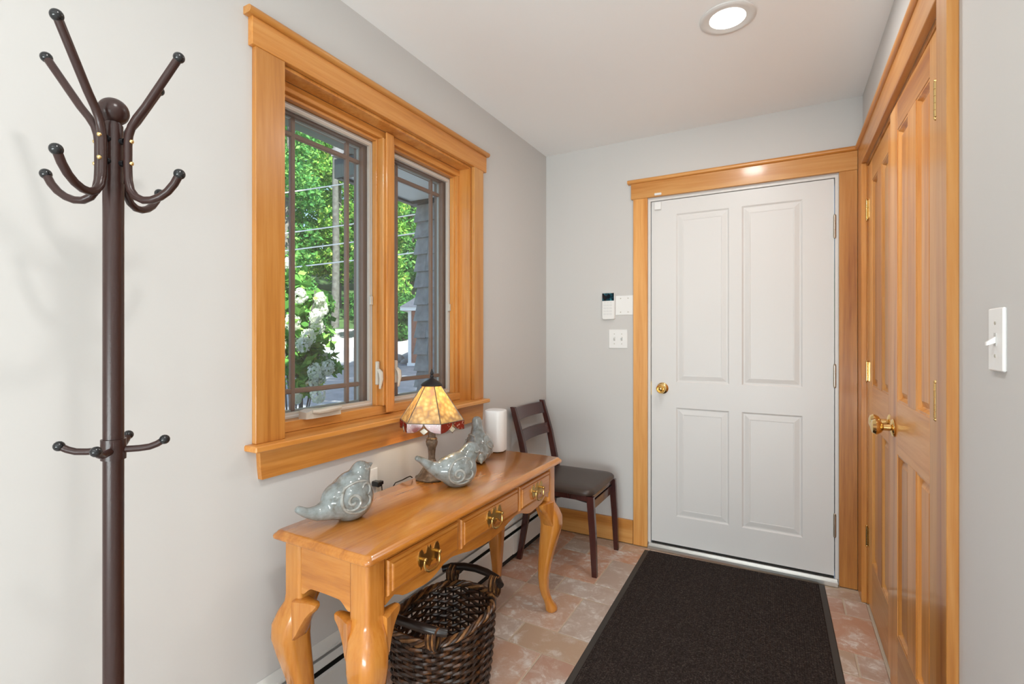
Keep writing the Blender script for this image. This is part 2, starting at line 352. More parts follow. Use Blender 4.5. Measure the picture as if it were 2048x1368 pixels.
bounce_carpet = plain('bounce_carpet', (.72, .715, .70), .95, spec=.1, bump=.4, bscale=300)  # unseen pale floor, added to bounce neutral fill onto the ceiling
mbox('floor_bounce', bounce_carpet, None, LX, 2.6, -3.2, .245, -.003, .006, kind='structure')
U = .155
def floor_tiles():
    def shear(x, y): return y - .028*(x + .836)/1.08
    X0, Y0 = -1.301, 1.764
    cells = []
    for p in range(-4, 4):                     # one wide band and one narrow band repeat
        j = 3*p
        for i, w in ((-1, 2), (1, 1), (2, 2), (4, 1), (5, 2), (7, 1), (8, 2), (10, 1), (11, 2)): cells.append((i, j, w, 1))
        for i, w in ((-1, 2), (1, 2), (3, 1), (4, 1), (5, 2), (7, 2), (9, 2), (11, 2)): cells.append((i, j+1, w, 2))
    g = .0035
    for i, j, w, h in cells:
        x0, x1 = X0 + i*U + g, X0 + (i+w)*U - g; y0, y1 = Y0 + j*U + g, Y0 + (j+h)*U - g
        x0, x1 = max(x0, LX+.004), min(x1, RX-.004); y0, y1 = max(y0, .25), min(y1, BY-.03)
        if x1-x0 < .02 or y1-y0 < .02: continue
        bm = nb(); b = .0025; dz = random.uniform(-.0006, .0006)
        cx, cy = (x0+x1)/2, (y0+y1)/2; sy = shear(cx, cy)
        def ring(ins, z): return [(x-cx, shear(x, y)-sy, z) for x, y in ((x0+ins, y0+ins), (x1-ins, y0+ins), (x1-ins, y1-ins), (x0+ins, y1-ins))]
        loft(bm, [ring(0, -.006), ring(0, -.0015+dz), ring(b, dz)])
        t = mk('tile', bm, tile_mat, floor); t.location = (cx, sy, 0)
floor_tiles()

# baseboard on the back wall
mbox('baseboard_back', W['x'], None, LX+.072, -.793, BY-.018, BY, .001, .142, bev=.003, kind='structure')

# ------------------------------------------------------------------ window trim
t1 = struct('trim_1')
def cap_bm(bm, ax, a0, a1, w0, out, z0, z1, sgn=1):
    """moulded cap: flat back at w0, half-round nose 'out' away from the wall"""
    r = (z1-z0)/2; prof = [(w0, z0), (w0 + sgn*(out-r), z0)] + [(w0 + sgn*(out-r + r*sin(k*pi/6)), z0 + r - r*cos(k*pi/6)) for k in range(1, 6)] + [(w0 + sgn*(out-r), z1), (w0, z1)]
    prism(bm, prof, ax, a0, a1)
mbox('head_board', W['y'], t1, LX, LX+.021, .893, 2.186, 2.103, 2.186, bev=.0015)
bm = nb(); cap_bm(bm, 'y', .879, 2.198, LX, .036, 2.186, 2.208); mk('cap', bm, W['y'], t1, True)
mbox('side_casing', W['z'], t1, LX, LX+.019, .905, 1.003, .932, 2.103, bev=.0015)
mbox('side_casing', W['z'], t1, LX, LX+.019, 2.074, 2.159, .932, 2.103, bev=.0015)
mbox('stool', W['y'], t1, LX-.066, LX+.055, .882, 2.168, .914, .932, bev=.003)
bm = nb(); prism(bm, [(.918, .914), (2.159, .914), (2.156, .87), (2.15, .824), (.925, .824), (.921, .86)], 'x', LX, LX+.019); mk('apron', bm, W['y'], t1)

# ------------------------------------------------------------------ window unit
w1 = struct('window_1')
LJ = LX-.062                                  # where the casement frame starts behind the jamb liner
bm = nb()
box(bm, LJ, LX, WY0-.004, WY0+.012, .932, 2.103); box(bm, LJ, LX, WY1-.012, WY1+.004, .932, 2.103); box(bm, LJ, LX, WY0+.012, WY1-.012, 2.092, 2.106)
mk('jamb_liner', bm, W['z'], w1)
fx0, fx1 = -1.56, LJ
def fr_board(name, ax, *a, bev=.002): return mbox(name, W[ax], w1, *a, bev=bev)
YM = 1.538
fr_board('frame_head', 'y', fx0, fx1, WY0, WY1, 2.060, 2.092)
fr_board('frame_sill', 'y', fx0, fx1, WY0, WY1, .932, .968)
fr_board('frame_jamb', 'z', fx0, fx1, WY0, WY0+.034, .968, 2.060)
fr_board('frame_jamb', 'z', fx0, fx1, WY1-.034, WY1, .968, 2.060)
fr_board('mullion', 'z', fx0, LJ+.012, YM-.034, YM+.034, .968, 2.060)
fr_board('mullion_face', 'z', LJ+.012, LJ+.020, YM-.022, YM+.022, .940, 2.085)
# stop beads
for y0, y1 in ((WY0+.034, WY0+.044), (YM-.044, YM-.034), (YM+.034, YM+.044), (WY1-.044, WY1-.034)): fr_board('stop_bead', 'z', -1.475, -1.452, y0, y1, .968, 2.060, bev=.001)
for y0, y1 in ((WY0+.044, YM-.044), (YM+.044, WY1-.044)): fr_board('stop_bead', 'y', -1.475, -1.452, y0, y1, 2.048, 2.060, bev=.001)
def ring_frame(bm, x0, x1, y0, y1, z0, z1, w, wb=None):
    wb = wb or w
    box(bm, x0, x1, y0, y1, z0, z0+wb); box(bm, x0, x1, y0, y1, z1-w, z1); box(bm, x0, x1, y0, y0+w, z0+wb, z1-w); box(bm, x0, x1, y1-w, y1, z0+wb, z1-w)
for y0, y1 in ((WY0+.035, YM-.035), (YM+.035, WY1-.035)):
    bm = nb(); ring_frame(bm, -1.492, -1.478, y0+.001, y1-.001, .969, 2.048, .020); sf = mk('screen_frame', bm, screen_tan, w1)
    bm = nb(); ring_frame(bm, -1.479, -1.4775, y0+.008, y1-.008, .976, 2.041, .004); mk('spline', bm, white_enamel, sf)
    bm = nb(); bm.faces.new([bm.verts.new(p) for p in ((-1.485, y0+.02, .989), (-1.485, y1-.02, .989), (-1.485, y1-.02, 2.028), (-1.485, y0+.02, 2.028))]); mk('screen_mesh', bm, insect_mesh, sf)
    bm = nb(); ring_frame(bm, -1.555, -1.503, y0+.002, y1-.002, .969, 2.056, .030, .015); sa = mk('sash', bm, sash_brown, w1)
    bm = nb(); ring_frame(bm, -1.534, -1.524, y0+.032, y1-.032, .985, 2.026, .006); mk('glazing_bead', bm, plain('glazing_bead_grey', (.30, .34, .33), .4), sa)
    mbox('pane', window_glass, sa, -1.542, -1.538, y0+.031, y1-.031, .984, 2.027)
    ym0, ym1 = y0 + .120, y1 - .095
    for ym in (ym0, ym1): mbox('muntin', sash_brown, sa, -1.537, -1.521, ym-.009, ym+.009, .985, 2.026, bev=.003)
    for zm in (1.056, 1.964): mbox('muntin', sash_brown, sa, -1.5365, -1.5215, y0+.032, y1-.032, zm-.009, zm+.009, bev=.003)
# crank housing with folded handle, and the sash locks
bm = nb(); loft(bm, [[(x-.0, y, z) for x, y, z in q] for q in (
    [(-1.45, 1.125, .968), (-1.418, 1.130, .968), (-1.418, 1.130, .990), (-1.45, 1.125, .995)], [(-1.45, 1.15, .968), (-1.412, 1.155, .968), (-1.414, 1.155, .998), (-1.45, 1.15, 1.000)],
    [(-1.45, 1.275, .968), (-1.412, 1.275, .968), (-1.414, 1.275, .988), (-1.45, 1.275, .992)])])
ck = mk('crank', bm, putty, w1)
bm = nb(); tube(bm, [(-1.412, 1.150, .992), (-1.406, 1.175, .990), (-1.404, 1.22, .993), (-1.406, 1.268, .994)], [.006, .008, .010, .007], 8); mk('folding_handle', bm, putty, ck, True)
for y, x in ((YM-.054, LJ+.001), (YM+.054, LJ+.001)):
    mbox('lock', putty, w1, x-.008, x+.004, y-.008, y+.008, 1.055, 1.150, bev=.003)
    bm = nb(); tube(bm, [(x+.004, y, 1.115), (x+.016, y, 1.105), (x+.020, y, 1.08), (x+.012, y, 1.04)], [.008, .010, .008, .004], 8); mk('lock_handle', bm, putty, w1, True)
for y in (YM-.052, WY1-.050):
    for z in (1.38,): mbox('screen_clip', putty, w1, -1.478, -1.468, y-.006, y+.006, z, z+.035, bev=.001)

# ------------------------------------------------------------------ entry door with its trim
t2 = struct('trim_2'); ty = BY-.020
mbox('side_casing', W['z'], t2, -.790, -.706, ty, BY, .001, 2.075, bev=.002)
mbox('side_casing', W['z'], t2, .246, .3225, ty, BY, .001, 2.075, bev=.002)
mbox('head_board', W['x'], t2, -.803, .3225, ty-.002, BY, 2.075, 2.168, bev=.0015)
bm = nb(); cap_bm(bm, 'x', -.822, .3225, BY, .036, 2.168, 2.192, -1); mk('cap', bm, W['x'], t2, True)
bm = nb(); box(bm, -.705, -.690, BY-.003, BY+.13, .03, 2.066); box(bm, .230, .243, BY-.003, BY+.13, .03, 2.066); box(bm, -.690, .230, BY-.003, BY+.13, 2.054, 2.066)
mk('jamb', bm, white_enamel, t2)
bm = nb(); box(bm, -.70, .24, BY-.035, BY+.12, 0, .020); box(bm, -.70, .24, BY-.010, BY+.05, .02, .030); mk('threshold', bm, alu, t2)
d1 = struct('door_1', (0, BY+.005, 0))
SX0, SX1, SZ0, SZ1 = -.686, .2265, .040, 2.051
pan = [(-.545, -.262, .985, 1.965), (-.198, .089, .985, 1.965), (-.545, -.262, .205, .838), (-.198, .089, .205, .838)]
bm = nb()
xs = [SX0, -.545, -.262, -.198, .089, SX1]; zs = [SZ0, .205, .838, .985, 1.965, SZ1]
V = [[bm.verts.new((x, 0, z)) for z in zs] for x in xs]; B = [[bm.verts.new((x, .044, z)) for z in zs] for x in xs]
for i in range(5):
    for j in range(5):
        if not (i in (1, 3) and j in (1, 3)): bm.faces.new((V[i][j], V[i+1][j], V[i+1][j+1], V[i][j+1]))
        bm.faces.new((B[i][j], B[i][j+1], B[i+1][j+1], B[i+1][j]))
for i in range(5):
    bm.faces.new((V[i][0], B[i][0], B[i+1][0], V[i+1][0])); bm.faces.new((V[i][5], V[i+1][5], B[i+1][5], B[i][5]))
    bm.faces.new((V[0][i], V[0][i+1], B[0][i+1], B[0][i])); bm.faces.new((V[5][i], B[5][i], B[5][i+1], V[5][i+1]))
mk('slab', bm, door_paint, d1)
for x0, x1, z0, z1 in pan:                        # pressed moulding, then the raised field
    bm = nb(); rings = []
    for ins, dy in ((0, 0), (.008, .006), (.014, .006), (.036, .0015), (.040, .0015), (.042, .003)):
        rings.append([(x0+ins, dy, z0+ins), (x1-ins, dy, z0+ins), (x1-ins, dy, z1-ins), (x0+ins, dy, z1-ins)])
    R = [[bm.verts.new(p) for p in r] for r in rings]
    for A, Bb in zip(R, R[1:]):
        for k in range(4): bm.faces.new((A[k], A[(k+1) % 4], Bb[(k+1) % 4], Bb[k]))
    bm.faces.new(R[-1]); mk('panel', bm, door_paint, d1)
mbox('sweep', black_gap, d1, SX0, SX1, .004, .040, .0305, .042)
MY = Matrix.Rotation(pi/2, 4, 'X')                # lathe axis z -> -y
bm = nb(); lathe(bm, [(.0, 0), (.033, 0), (.033, .004), (.028, .009), (.012, .012), (.011, .030)], 28, M=MY); kn = mk('rosette', bm, brass, d1, True); kn.location = (-.621, -.0005, .948)
bm = nb(); lathe(bm, [(.010, .028), (.017, .034), (.026, .044), (.027, .052), (.022, .060), (.0205, .058), (.017, .062), (.0155, .060), (.011, .064), (.009, .062), (.004, .065), (.0, .065)], 28, M=MY); mk('knob', bm, brass, kn, True)
mbox('latch_plate', old_brass, d1, SX0-.003, SX0+.001, .004, .030, .905, .985)
for z0, z1 in ((1.754, 1.860), (.999, 1.105), (.244, .352)):
    bm = nb()
    for k in range(3): lathe(bm, [(.0065, 0), (.0065, .0345)], 10, c=(0, 0, k*.0355))
    ball(bm, (0, 0, -.003), .006, 8); ball(bm, (0, 0, .109), .006, 8)
    h = mk('hinge', bm, nickel, d1, True); h.location = (.2285, -.010, z0)
    mbox('leaf', nickel, h, -.004, .001, .004, .010, 0, .106)
# alarm contact on the door and its magnet on the trim
tag(mbox('door_sensor', white_plastic, None, -.668, -.628, BY-.009, BY+.0035, 2.000, 2.046, bev=.003), 'small white alarm sensor stuck to top corner of white entry door', 'sensor')
tag(mbox('sensor_magnet', white_plastic, None, -.663, -.622, ty-.012, ty-.003, 2.079, 2.093, bev=.003), 'tiny white magnet bar stuck on orange wooden head trim above the entry door', 'magnet')

# ------------------------------------------------------------------ closet trim and double doors
t3 = struct('trim_3'); cx = RX-.022
mbox('side_casing', W['z'], t3, cx, RX, CY1-.012, BY-.021, .001, 2.066, bev=.0015)
mbox('side_casing', W['z'], t3, cx, RX, 1.446, 1.533, .001, 2.066, bev=.0015)
mbox('head_board', W['y'], t3, cx, RX, 1.435, BY-.023, 2.066, 2.168, bev=.0015)
bm = nb(); cap_bm(bm, 'y', 1.42, BY-.036, RX, .036, 2.168, 2.192, -1); mk('cap', bm, W['y'], t3, True)
bm = nb(); box(bm, RX, RX+.11, CY1-.016, CY1, .001, 2.066); box(bm, RX, RX+.11, CY0, CY0+.016, .001, 2.066); box(bm, RX, RX+.11, CY0+.016, CY1-.016, 2.050, 2.066); mk('jamb', bm, W['z'], t3)
for y in (2.25, 2.16): mbox('ball_catch', old_brass, t3, RX+.010, RX+.030, y-.022, y+.022, 2.046, 2.0505)
def closet_leaf(name, hinge, sgn, ang):
    """leaf in local coordinates: hinge edge at y=0, leaf runs along -y (sgn -1) or +y, face at x=0, room side is -x"""
    d = struct(name, hinge); d.rotation_euler = (0, 0, ang)
    Wd, T, Z0, Z1 = .608, .035, .012, 2.046
    st, ml = .112, .100; pw = (Wd - 2*st - ml)/2
    def yb(a, b): return (min(sgn*a, sgn*b), max(sgn*a, sgn*b))
    def piece(n, a, b, z0, z1, ax): mbox(n, W[ax], d, 0, T, *yb(a, b), z0, z1, bev=.001)
    piece('stile', 0, st, Z0, Z1, 'z'); piece('stile', Wd-st, Wd, Z0, Z1, 'z')
    for z0, z1 in ((Z0, .235), (.850, 1.030), (1.950, Z1)): piece('rail', st, Wd-st, z0, z1, 'y')
    for z0, z1 in ((.235, .850), (1.030, 1.950)):
        piece('mullion', st+pw, st+pw+ml, z0, z1, 'z')
        for a in (st, st+pw+ml):
            y0, y1 = yb(a, a+pw); bm = nb()
            R = []
            for ins, dx in ((0, .002), (.006, .002), (.012, .012), (.016, .014), (.034, .006), (.036, .006)):
                R.append([bm.verts.new((dx, y, z)) for y, z in ((y0+ins, z0+ins), (y1-ins, z0+ins), (y1-ins, z1-ins), (y0+ins, z1-ins))])
            for A, Bb in zip(R, R[1:]):
                for k in range(4): bm.faces.new((A[k], A[(k+1) % 4], Bb[(k+1) % 4], Bb[k]))
            bm.faces.new(R[-1]); mk('panel', bm, W['z'], d)
    MX = Matrix.Rotation(-pi/2, 4, 'Y')           # lathe axis z -> -x
    bm = nb(); lathe(bm, [(0, 0), (.030, 0), (.031, .003), (.026, .008), (.012, .011), (.011, .030), (.014, .032)], 26, M=MX); ro = mk('rosette', bm, brass, d, True); ro.location = (-.0005, sgn*(Wd-.062), .932)
    bm = nb(); lathe(bm, [(.011, .030), (.020, .036), (.0265, .046), (.0275, .053), (.022, .062), (.010, .066), (0, .0665)], 26, M=MX); mk('knob', bm, brass, ro, True)
    for z in (1.80, 1.045, .275):
        bm = nb()
        for k in range(5): lathe(bm, [(.0052, 0), (.0052, .0165)], 10, c=(0, 0, k*.0175))
        ball(bm, (0, 0, -.004), .005, 8); ball(bm, (0, 0, .0905), .005, 8)
        h = mk('hinge', bm, brass, d, True); h.location = (-.0055 if sgn < 0 else -.013, -sgn*.002, z)
        mbox('leaf', brass, h, .0035 if sgn < 0 else .010, .0065 if sgn < 0 else .0135, *yb(.002, .030), 0, .087)
        mbox('leaf', brass, h, -.002, .0075 if sgn < 0 else .015, *yb(-.0055, -.0035), 0, .087)
    return d
closet_leaf('door_2', (RX+.004, CY1-.0185, 0), -1, 0)
closet_leaf('door_3', (RX+.004, CY0+.0185, 0), 1, radians(1.1))

# ------------------------------------------------------------------ baseboard heater along the left wall
def heater():
    t = thing('baseboard_heater', 'white enamelled baseboard heater with dark louvre slots along window wall', 'heater', (LX, 0, 0))
    y0, y1 = -.6, BY-.025
    bm = nb(); prism(bm, [(.001, .030), (.005, .030), (.005, .208), (.026, .194), (.026, .188), (.030, .188), (.030, .198), (.001, .217)], 'y', y0, y1); mk('back_plate', bm, heater_white, t)
    bm = nb(); prism(bm, [(.034, .178), (.052, .164), (.054, .168), (.036, .182)], 'y', y0, y1); mk('damper', bm, heater_white, t)
    bm = nb(); prism(bm, [(.054, .148), (.062, .143), (.063, .045), (.054, .038), (.054, .041), (.060, .046), (.060, .141)], 'y', y0, y1); mk('front_panel', bm, heater_white, t)
    bm = nb(); box(bm, .006, .050, y0, y1, .055, .135); mk('fin_core', bm, black_gap, t)
    mbox('kick_gap', black_gap, t, .001, .040, y0, y1, .001, .030)
    for y in (1.02, 1.28, 1.56, 1.9, 2.25, 2.6): mbox('bracket', black_metal, t, .026, .056, y-.010, y+.010, .142, .160)
    mbox('end_cap', heater_white, t, .001, .066, y1-.055, y1+.003, .030, .214, bev=.003)
    mbox('seam_cover', heater_white, t, .0632, .065, 2.40, 2.44, .043, .145)
heater()

# ------------------------------------------------------------------ console table
TZ = .698
def console():
    t = thing('console_table', 'golden oak console table with cabriole legs and three drawers under window', 'table', (-1.083, 1.4985, 0), -.009)
    HX, HY = .192, .602
    bm = nb(); rings = []
    for ins, z in ((.016, .672), (.006, .673), (.001, .677), (0, .682), (.002, .687), (.006, .690), (.008, .6915), (.011, .696), (.016, .698)): rings.append(rrect(HX-ins, HY-ins, .018-ins*.4, z))
    loft(bm, rings); mk('top', bm, K['y'], t, True)
    fx = HX-.028; ey = HY-.024; pz = .672            # apron faces
    ps = .068                                          # post size
    # cabriole legs
    secs = ((.672, 0, .034), (.515, 0, .034), (.495, .003, .036), (.470, .010, .042), (.435, .019, .046), (.395, .021, .0455), (.345, .015, .041), (.285, .006, .0345), (.22, -.002, .028), (.16, -.006, .0228), (.11, -.005, .0195), (.075, .001, .0185), (.052, .008, .020), (.032, .016, .025), (.016, .020, .028), (.006, .020, .027), (.0, .019, .022))
    for sx in (1, -1):
        for sy in (1, -1):
            bm = nb(); cx0, cy0 = sx*(fx-.034), sy*(ey-.034); rs = []
            for i, (z, off, h) in enumerate(secs):
                rad = .012 if i < 2 else h*.62 if z > .06 else h*.95
                rs.append([(p[0], p[1], z) for p in rrect(h, h, min(rad, h*.98), z, cx0+sx*off, cy0+sy*off, 5)])
            lg = nb(); loft(lg, rs[::-1]); leg = mk('leg', lg, K['z'], t, True); bm.free()
            # knee brackets beside the knee
            for ax in 'xy':
                s = sx if ax == 'x' else sy; so = sy if ax == 'x' else sx; c0 = (cx0 if ax == 'x' else cy0) - s*.020; oth = (cy0 if ax == 'x' else cx0)
                rs = []
                for d, zl, zh, o0, o1 in ((0, .395, .514, .000, .050), (.014, .415, .514, .002, .047), (.026, .440, .514, .004, .042), (.040, .464, .5145, .006, .038), (.054, .480, .5150, .008, .035), (.066, .490, .5145, .010, .033), (.073, .499, .511, .014, .029)):
                    p = c0 - s*d; r = .006; q = [(oth+so*o0, zl+r), (oth+so*(o0+r), zl), (oth+so*(o1-r), zl), (oth+so*o1, zl+r), (oth+so*o1, zh-r*.5), (oth+so*(o1-r), zh), (oth+so*(o0+r), zh), (oth+so*o0, zh-r*.5)]
                    rs.append([(p, w, z) if ax == 'x' else (w, p, z) for w, z in q])
                bm = nb(); loft(bm, rs); mk('knee_bracket', bm, K['z'], leg, True)
    # front rail with scalloped lower edge
    yl = ey - ps
    def scal(u):                                        # u in -1..1
        a = abs(u)
        if a < .30: return .517 + .020*(a/.30)**2
        if a < .42: return .537 + .011*(a-.30)/.12
        if a < .50: return .548 - .006*(a-.42)/.08
        if a < .68: return .542 - .024*sin((a-.50)/.18*pi/2)
        if a < .86: return .518 + .010*((a-.68)/.18)
        if a < .93: return .528 + .020*(a-.86)/.07
        return .548 - .014*(a-.93)/.07
    N = 60; low = [(-yl + 2*yl*k/N, scal(-1+2*k/N)) for k in range(N+1)]
    bm = nb(); prism(bm, low + [(yl, .556), (-yl, .556)], 'x', fx-.022, fx-.004); mk('scalloped_rail', bm, K['y'], t)
    dr = [(-yl+.004, -.186), (-.170, .214), (.230, yl-.004)]
    mbox('top_rail', K['y'], t, fx-.022, fx-.004, -yl, yl, .654, pz)
    for y in ((dr[0][1]+dr[1][0])/2, (dr[1][1]+dr[2][0])/2): mbox('divider', K['z'], t, fx-.022, fx-.004, y-.009, y+.009, .556, .654)
    for y0, y1 in dr:
        bm = nb(); R = []
        for ins, x in ((0, fx-.020), (0, fx-.001), (.003, fx+.004), (.011, fx+.0055), (.0125, fx+.009), (.016, fx+.010)):
            R.append([(x, y0+ins, .556+ins), (x, y1-ins, .556+ins), (x, y1-ins, .653-ins), (x, y0+ins, .653-ins)])
        loft(bm, R); d = mk('drawer', bm, K['y'], t)
        ym, zm, xf = (y0+y1)/2, .605, fx+.0102
        # batwing back plate
        half = [(a_*1.38, b_*1.38) for a_, b_ in [(0, .017), (.004, .024), (.007, .018), (.010, .011), (.016, .010), (.019, .016), (.023, .022), (.030, .021), (.034, .014), (.036, .004), (.034, -.006), (.029, -.012), (.026, -.020), (.022, -.013), (.016, -.010), (.011, -.014), (.006, -.016), (0, -.022)]]
        poly = [(ym+a, zm+b) for a, b in half] + [(ym-a, zm+b) for a, b in half[-2:0:-1]]
        bm = nb(); prism(bm, poly, 'x', xf, xf+.0022); pl = mk('pull', bm, old_brass, d)
        for s in (-1, 1):
            bm = nb(); tube(bm, [(xf+.002, ym+s*.033, zm+.005), (xf+.014, ym+s*.033, zm+.005)], .0045, 8); ball(bm, (xf+.015, ym+s*.033, zm+.005), .0058, 10); mk('post', bm, old_brass, pl, True)
        bail = [(xf+.013 if abs(q) > .032 else xf+.015, ym+q, zm+w) for q, w in ((-.033, .003), (-.0355, -.012), (-.031, -.026), (-.017, -.034), (0, -.0355), (.017, -.034), (.031, -.026), (.0355, -.012), (.033, .003))]
        bm = nb(); tube(bm, bail, [.0026, .003, .0033, .0038, .0042, .0038, .0033, .003, .0026], 8); mk('bail', bm, old_brass, pl, True)
    # arched end panels and back rail
    for s in (-1, 1):
        w = fx - ps; n = 24; lowp = []
        for k in range(n+1):
            u = -1 + 2*k/n; a = abs(u); z = .552 - .002*a if a < .55 else .551 - .022*((a-.55)/.33)**1.5 if a < .88 else .529
            lowp.append((u*w, z))
        bm = nb(); prism(bm, lowp + [(w, pz), (-w, pz)], 'y', s*(ey-.022), s*(ey-.006)); mk('end_panel', bm, K['x'], t)
    mbox('back_rail', K['y'], t, -fx+.004, -fx+.020, -yl, yl, .54, pz)
console()

# ------------------------------------------------------------------ coat rack
def coat_rack():
    t = thing('coat_rack', 'brown metal coat rack with black-tipped hooks standing left of the window', 'coat rack', (-1.095, .448, 0), YAW)
    # local axes: x = to the right in the photo, -y = towards the viewer
    bm = nb(); tube(bm, [(0, 0, .10), (0, 0, 1.535)], .0162, 24); mk('pole', bm, bronze_tube, t, True)
    bm = nb(); tube(bm, [(0, 0, 1.535), (0, 0, 1.643)], .0148, 24); tube(bm, [(0, 0, 1.640), (0, 0, 1.648)], .0125, 20); mk('upper_pole', bm, bronze_tube, t, True)
    bm = nb(); ball(bm, (0, 0, 1.668), .0245, 28); mk('ball', bm, bronze_tube, t, True)
    def arm(a):
        pts = []; r0 = .027
        def add(r, z): pts.append((r, z))
        add(.123, 1.768); add(.060, 1.676); add(.044, 1.656); add(.034, 1.640); add(.029, 1.624); add(r0, 1.606); add(r0, 1.560); add(r0+.001, 1.540)
        add(.032, 1.522); add(.042, 1.509); add(.056, 1.5025); add(.072, 1.503); add(.088, 1.509); add(.102, 1.519); add(.114, 1.533); add(.124, 1.551)
        return [(r*cos(a), r*sin(a), z) for r, z in pts]
    for a in (-pi/2+.06, pi+.02, 0-.01, pi/2+.02):
        P = arm(a); bm = nb(); tube(bm, P, .0070, 12); ar = mk('arm', bm, bronze_tube, t, True)
        for p, q in ((P[0], P[1]), (P[-1], P[-2])):
            d = (Vector(p)-Vector(q)).normalized(); bm = nb(); M = d.to_track_quat('Z', 'Y').to_matrix().to_4x4(); M.translation = Vector(p)
            bmesh.ops.create_uvsphere(bm, u_segments=16, v_segments=10, radius=.0098, matrix=M @ Matrix.Diagonal((1, 1, 1.0, 1))); mk('tip', bm, black_plastic, ar, True)
        for z in (1.612, 1.571):
            bm = nb(); tube(bm, [(.013*cos(a), .013*sin(a), z), (.0205*cos(a), .0205*sin(a), z)], .006, 10); mk('spacer', bm, black_plastic, ar, True)
            bm = nb(); ball(bm, (.0338*cos(a), .0338*sin(a), z), .0042, 10); mk('screw', bm, brass, ar, True)
    bm = nb(); lathe(bm, [(.0165, 1.020), (.0195, 1.020), (.0195, 1.0575), (.0165, 1.0575)], 24); mk('collar', bm, bronze_tube, t, True)
    for k in range(4):
        a = -pi/2 + radians(22) + k*pi/2
        P = [(r*cos(a), r*sin(a), z) for r, z in ((.018, 1.037), (.040, 1.037), (.056, 1.0385), (.068, 1.043), (.080, 1.0505))]
        bm = nb(); tube(bm, P, .0062, 12); hk = mk('small_hook', bm, bronze_tube, t, True)
        bm = nb(); ball(bm, P[-1], .0092, 14); mk('tip', bm, black_plastic, hk, True)
    bm = nb(); lathe(bm, [(.0165, .09), (.030, .09), (.034, .12), (.024, .15), (.0165, .16)], 24); mk('hub', bm, bronze_tube, t, True)
    for k in range(4):
        a = pi/4 + k*pi/2 - .50
        P = [(r*cos(a), r*sin(a), z) for r, z in ((.02, .12), (.06, .13), (.12, .105), (.17, .055), (.195, .010))]
        bm = nb(); tube(bm, P, .0085, 10); lg = mk('leg', bm, bronze_tube, t, True)
        bm = nb(); ball(bm, (.196*cos(a), .196*sin(a), .0105), .0104, 12); mk('foot_tip', bm, black_plastic, lg, True)
coat_rack()

# ------------------------------------------------------------------ folding chair
def chair():
    t = thing('folding_chair', 'dark mahogany folding chair with brown vinyl seat beside the entry door', 'chair', (-1.09, 2.645, 0))
    # local: +x is the chair's front, y spans its width
    hw = .190
    for s in (-1, 1):
        y = s*hw
        bm = nb(); sec = ((-.212, 0, .013, .010), (-.170, .24, .017, .011), (-.150, .44, .019, .0115), (-.196, .66, .017, .0115), (-.252, .852, .014, .0105))
        loft(bm, [[(x-a, y-b, z), (x+a, y-b, z), (x+a, y+b, z), (x-a, y+b, z)] for x, z, a, b in sec]); mk('back_leg', bm, mahogany, t)
        bm = nb(); sec = ((.232, 0, .013, .0105), (.222, .22, .017, .0115), (.208, .415, .019, .012))
        loft(bm, [[(x-a, y*1.0-b, z), (x+a, y-b, z), (x+a, y+b, z), (x-a, y+b, z)] for x, z, a, b in sec]); mk('front_leg', bm, mahogany, t)
        bm = nb(); tube(bm, [(.205, s*(hw-.013), .375), (.06, s*(hw-.015), .392), (-.13, s*(hw-.013), .335)], .0045, 8); mk('folding_rod', bm, black_metal, t, True)
        mbox('seat_rail', mahogany, t, -.14, .19, s*(hw-.013)-.010, s*(hw-.013)+.010, .385, .415)
    mbox('front_rail', mahogany, t, .192, .208, -hw+.012, hw-.012, .330, .375, bev=.002)
    mbox('front_apron', mahogany, t, .196, .212, -hw+.012, hw-.012, .392, .414, bev=.002)
    mbox('back_stretcher', mahogany, t, -.183, -.168, -hw+.010, hw-.010, .235, .275, bev=.002)
    def slat(z0, z1, x0, x1):
        bm = nb(); n = 10; rs = []
        for k in range(n+1):
            u = -1+2*k/n; y = u*(hw-.009); bow = -.020*(1-u*u); arch = .0
            rs.append([(x0+bow-.007, y, z0), (x0+bow+.007, y, z0), (x1+bow+.007, y, z1), (x1+bow-.007, y, z1)])
        loft(bm, rs); mk('back_slat', bm, mahogany, t, True)
    slat(.775, .842, -.230, -.250); slat(.655, .715, -.196, -.212)
    bm = nb(); rings = []
    for ins, z in ((.016, .415), (.004, .419), (0, .428), (.001, .437), (.008, .446), (.024, .452), (.060, .456), (.110, .457)):
        rings.append([(p[0]+.030, p[1], z) for p in rrect(.195-ins, .215-ins, max(.055-ins*.5, .006), z, 0, 0, 6)])
    loft(bm, rings); mk('seat', bm, leather, t, True)
chair()

# ------------------------------------------------------------------ floor mat
def mat():
    t = thing('door_mat', 'large black ribbed door mat with rubber border lying before the entry door', 'mat', (-.264, 2.916, 0), radians(1.0))
    w, l = .447, 1.52
    bm = nb(); loft(bm, [[(-w, -l, .001), (w, -l, .001), (w, 0, .001), (-w, 0, .001)], [(-w+.004, -l+.004, .004), (w-.004, -l+.004, .004), (w-.004, -.004, .004), (-w+.004, -.004, .004)]]); mk('border', bm, rubber, t)
    bm = nb(); b = .026; loft(bm, [[(-w+b, -l+b, .0041), (w-b, -l+b, .0041), (w-b, -b*.4, .0041), (-w+b, -b*.4, .0041)], [(-w+b+.004, -l+b+.004, .010), (w-b-.004, -l+b+.004, .010), (w-b-.004, -b*.4-.004, .010), (-w+b+.004, -b*.4-.004, .010)]]); mk('pile', bm, pile, t)
mat()

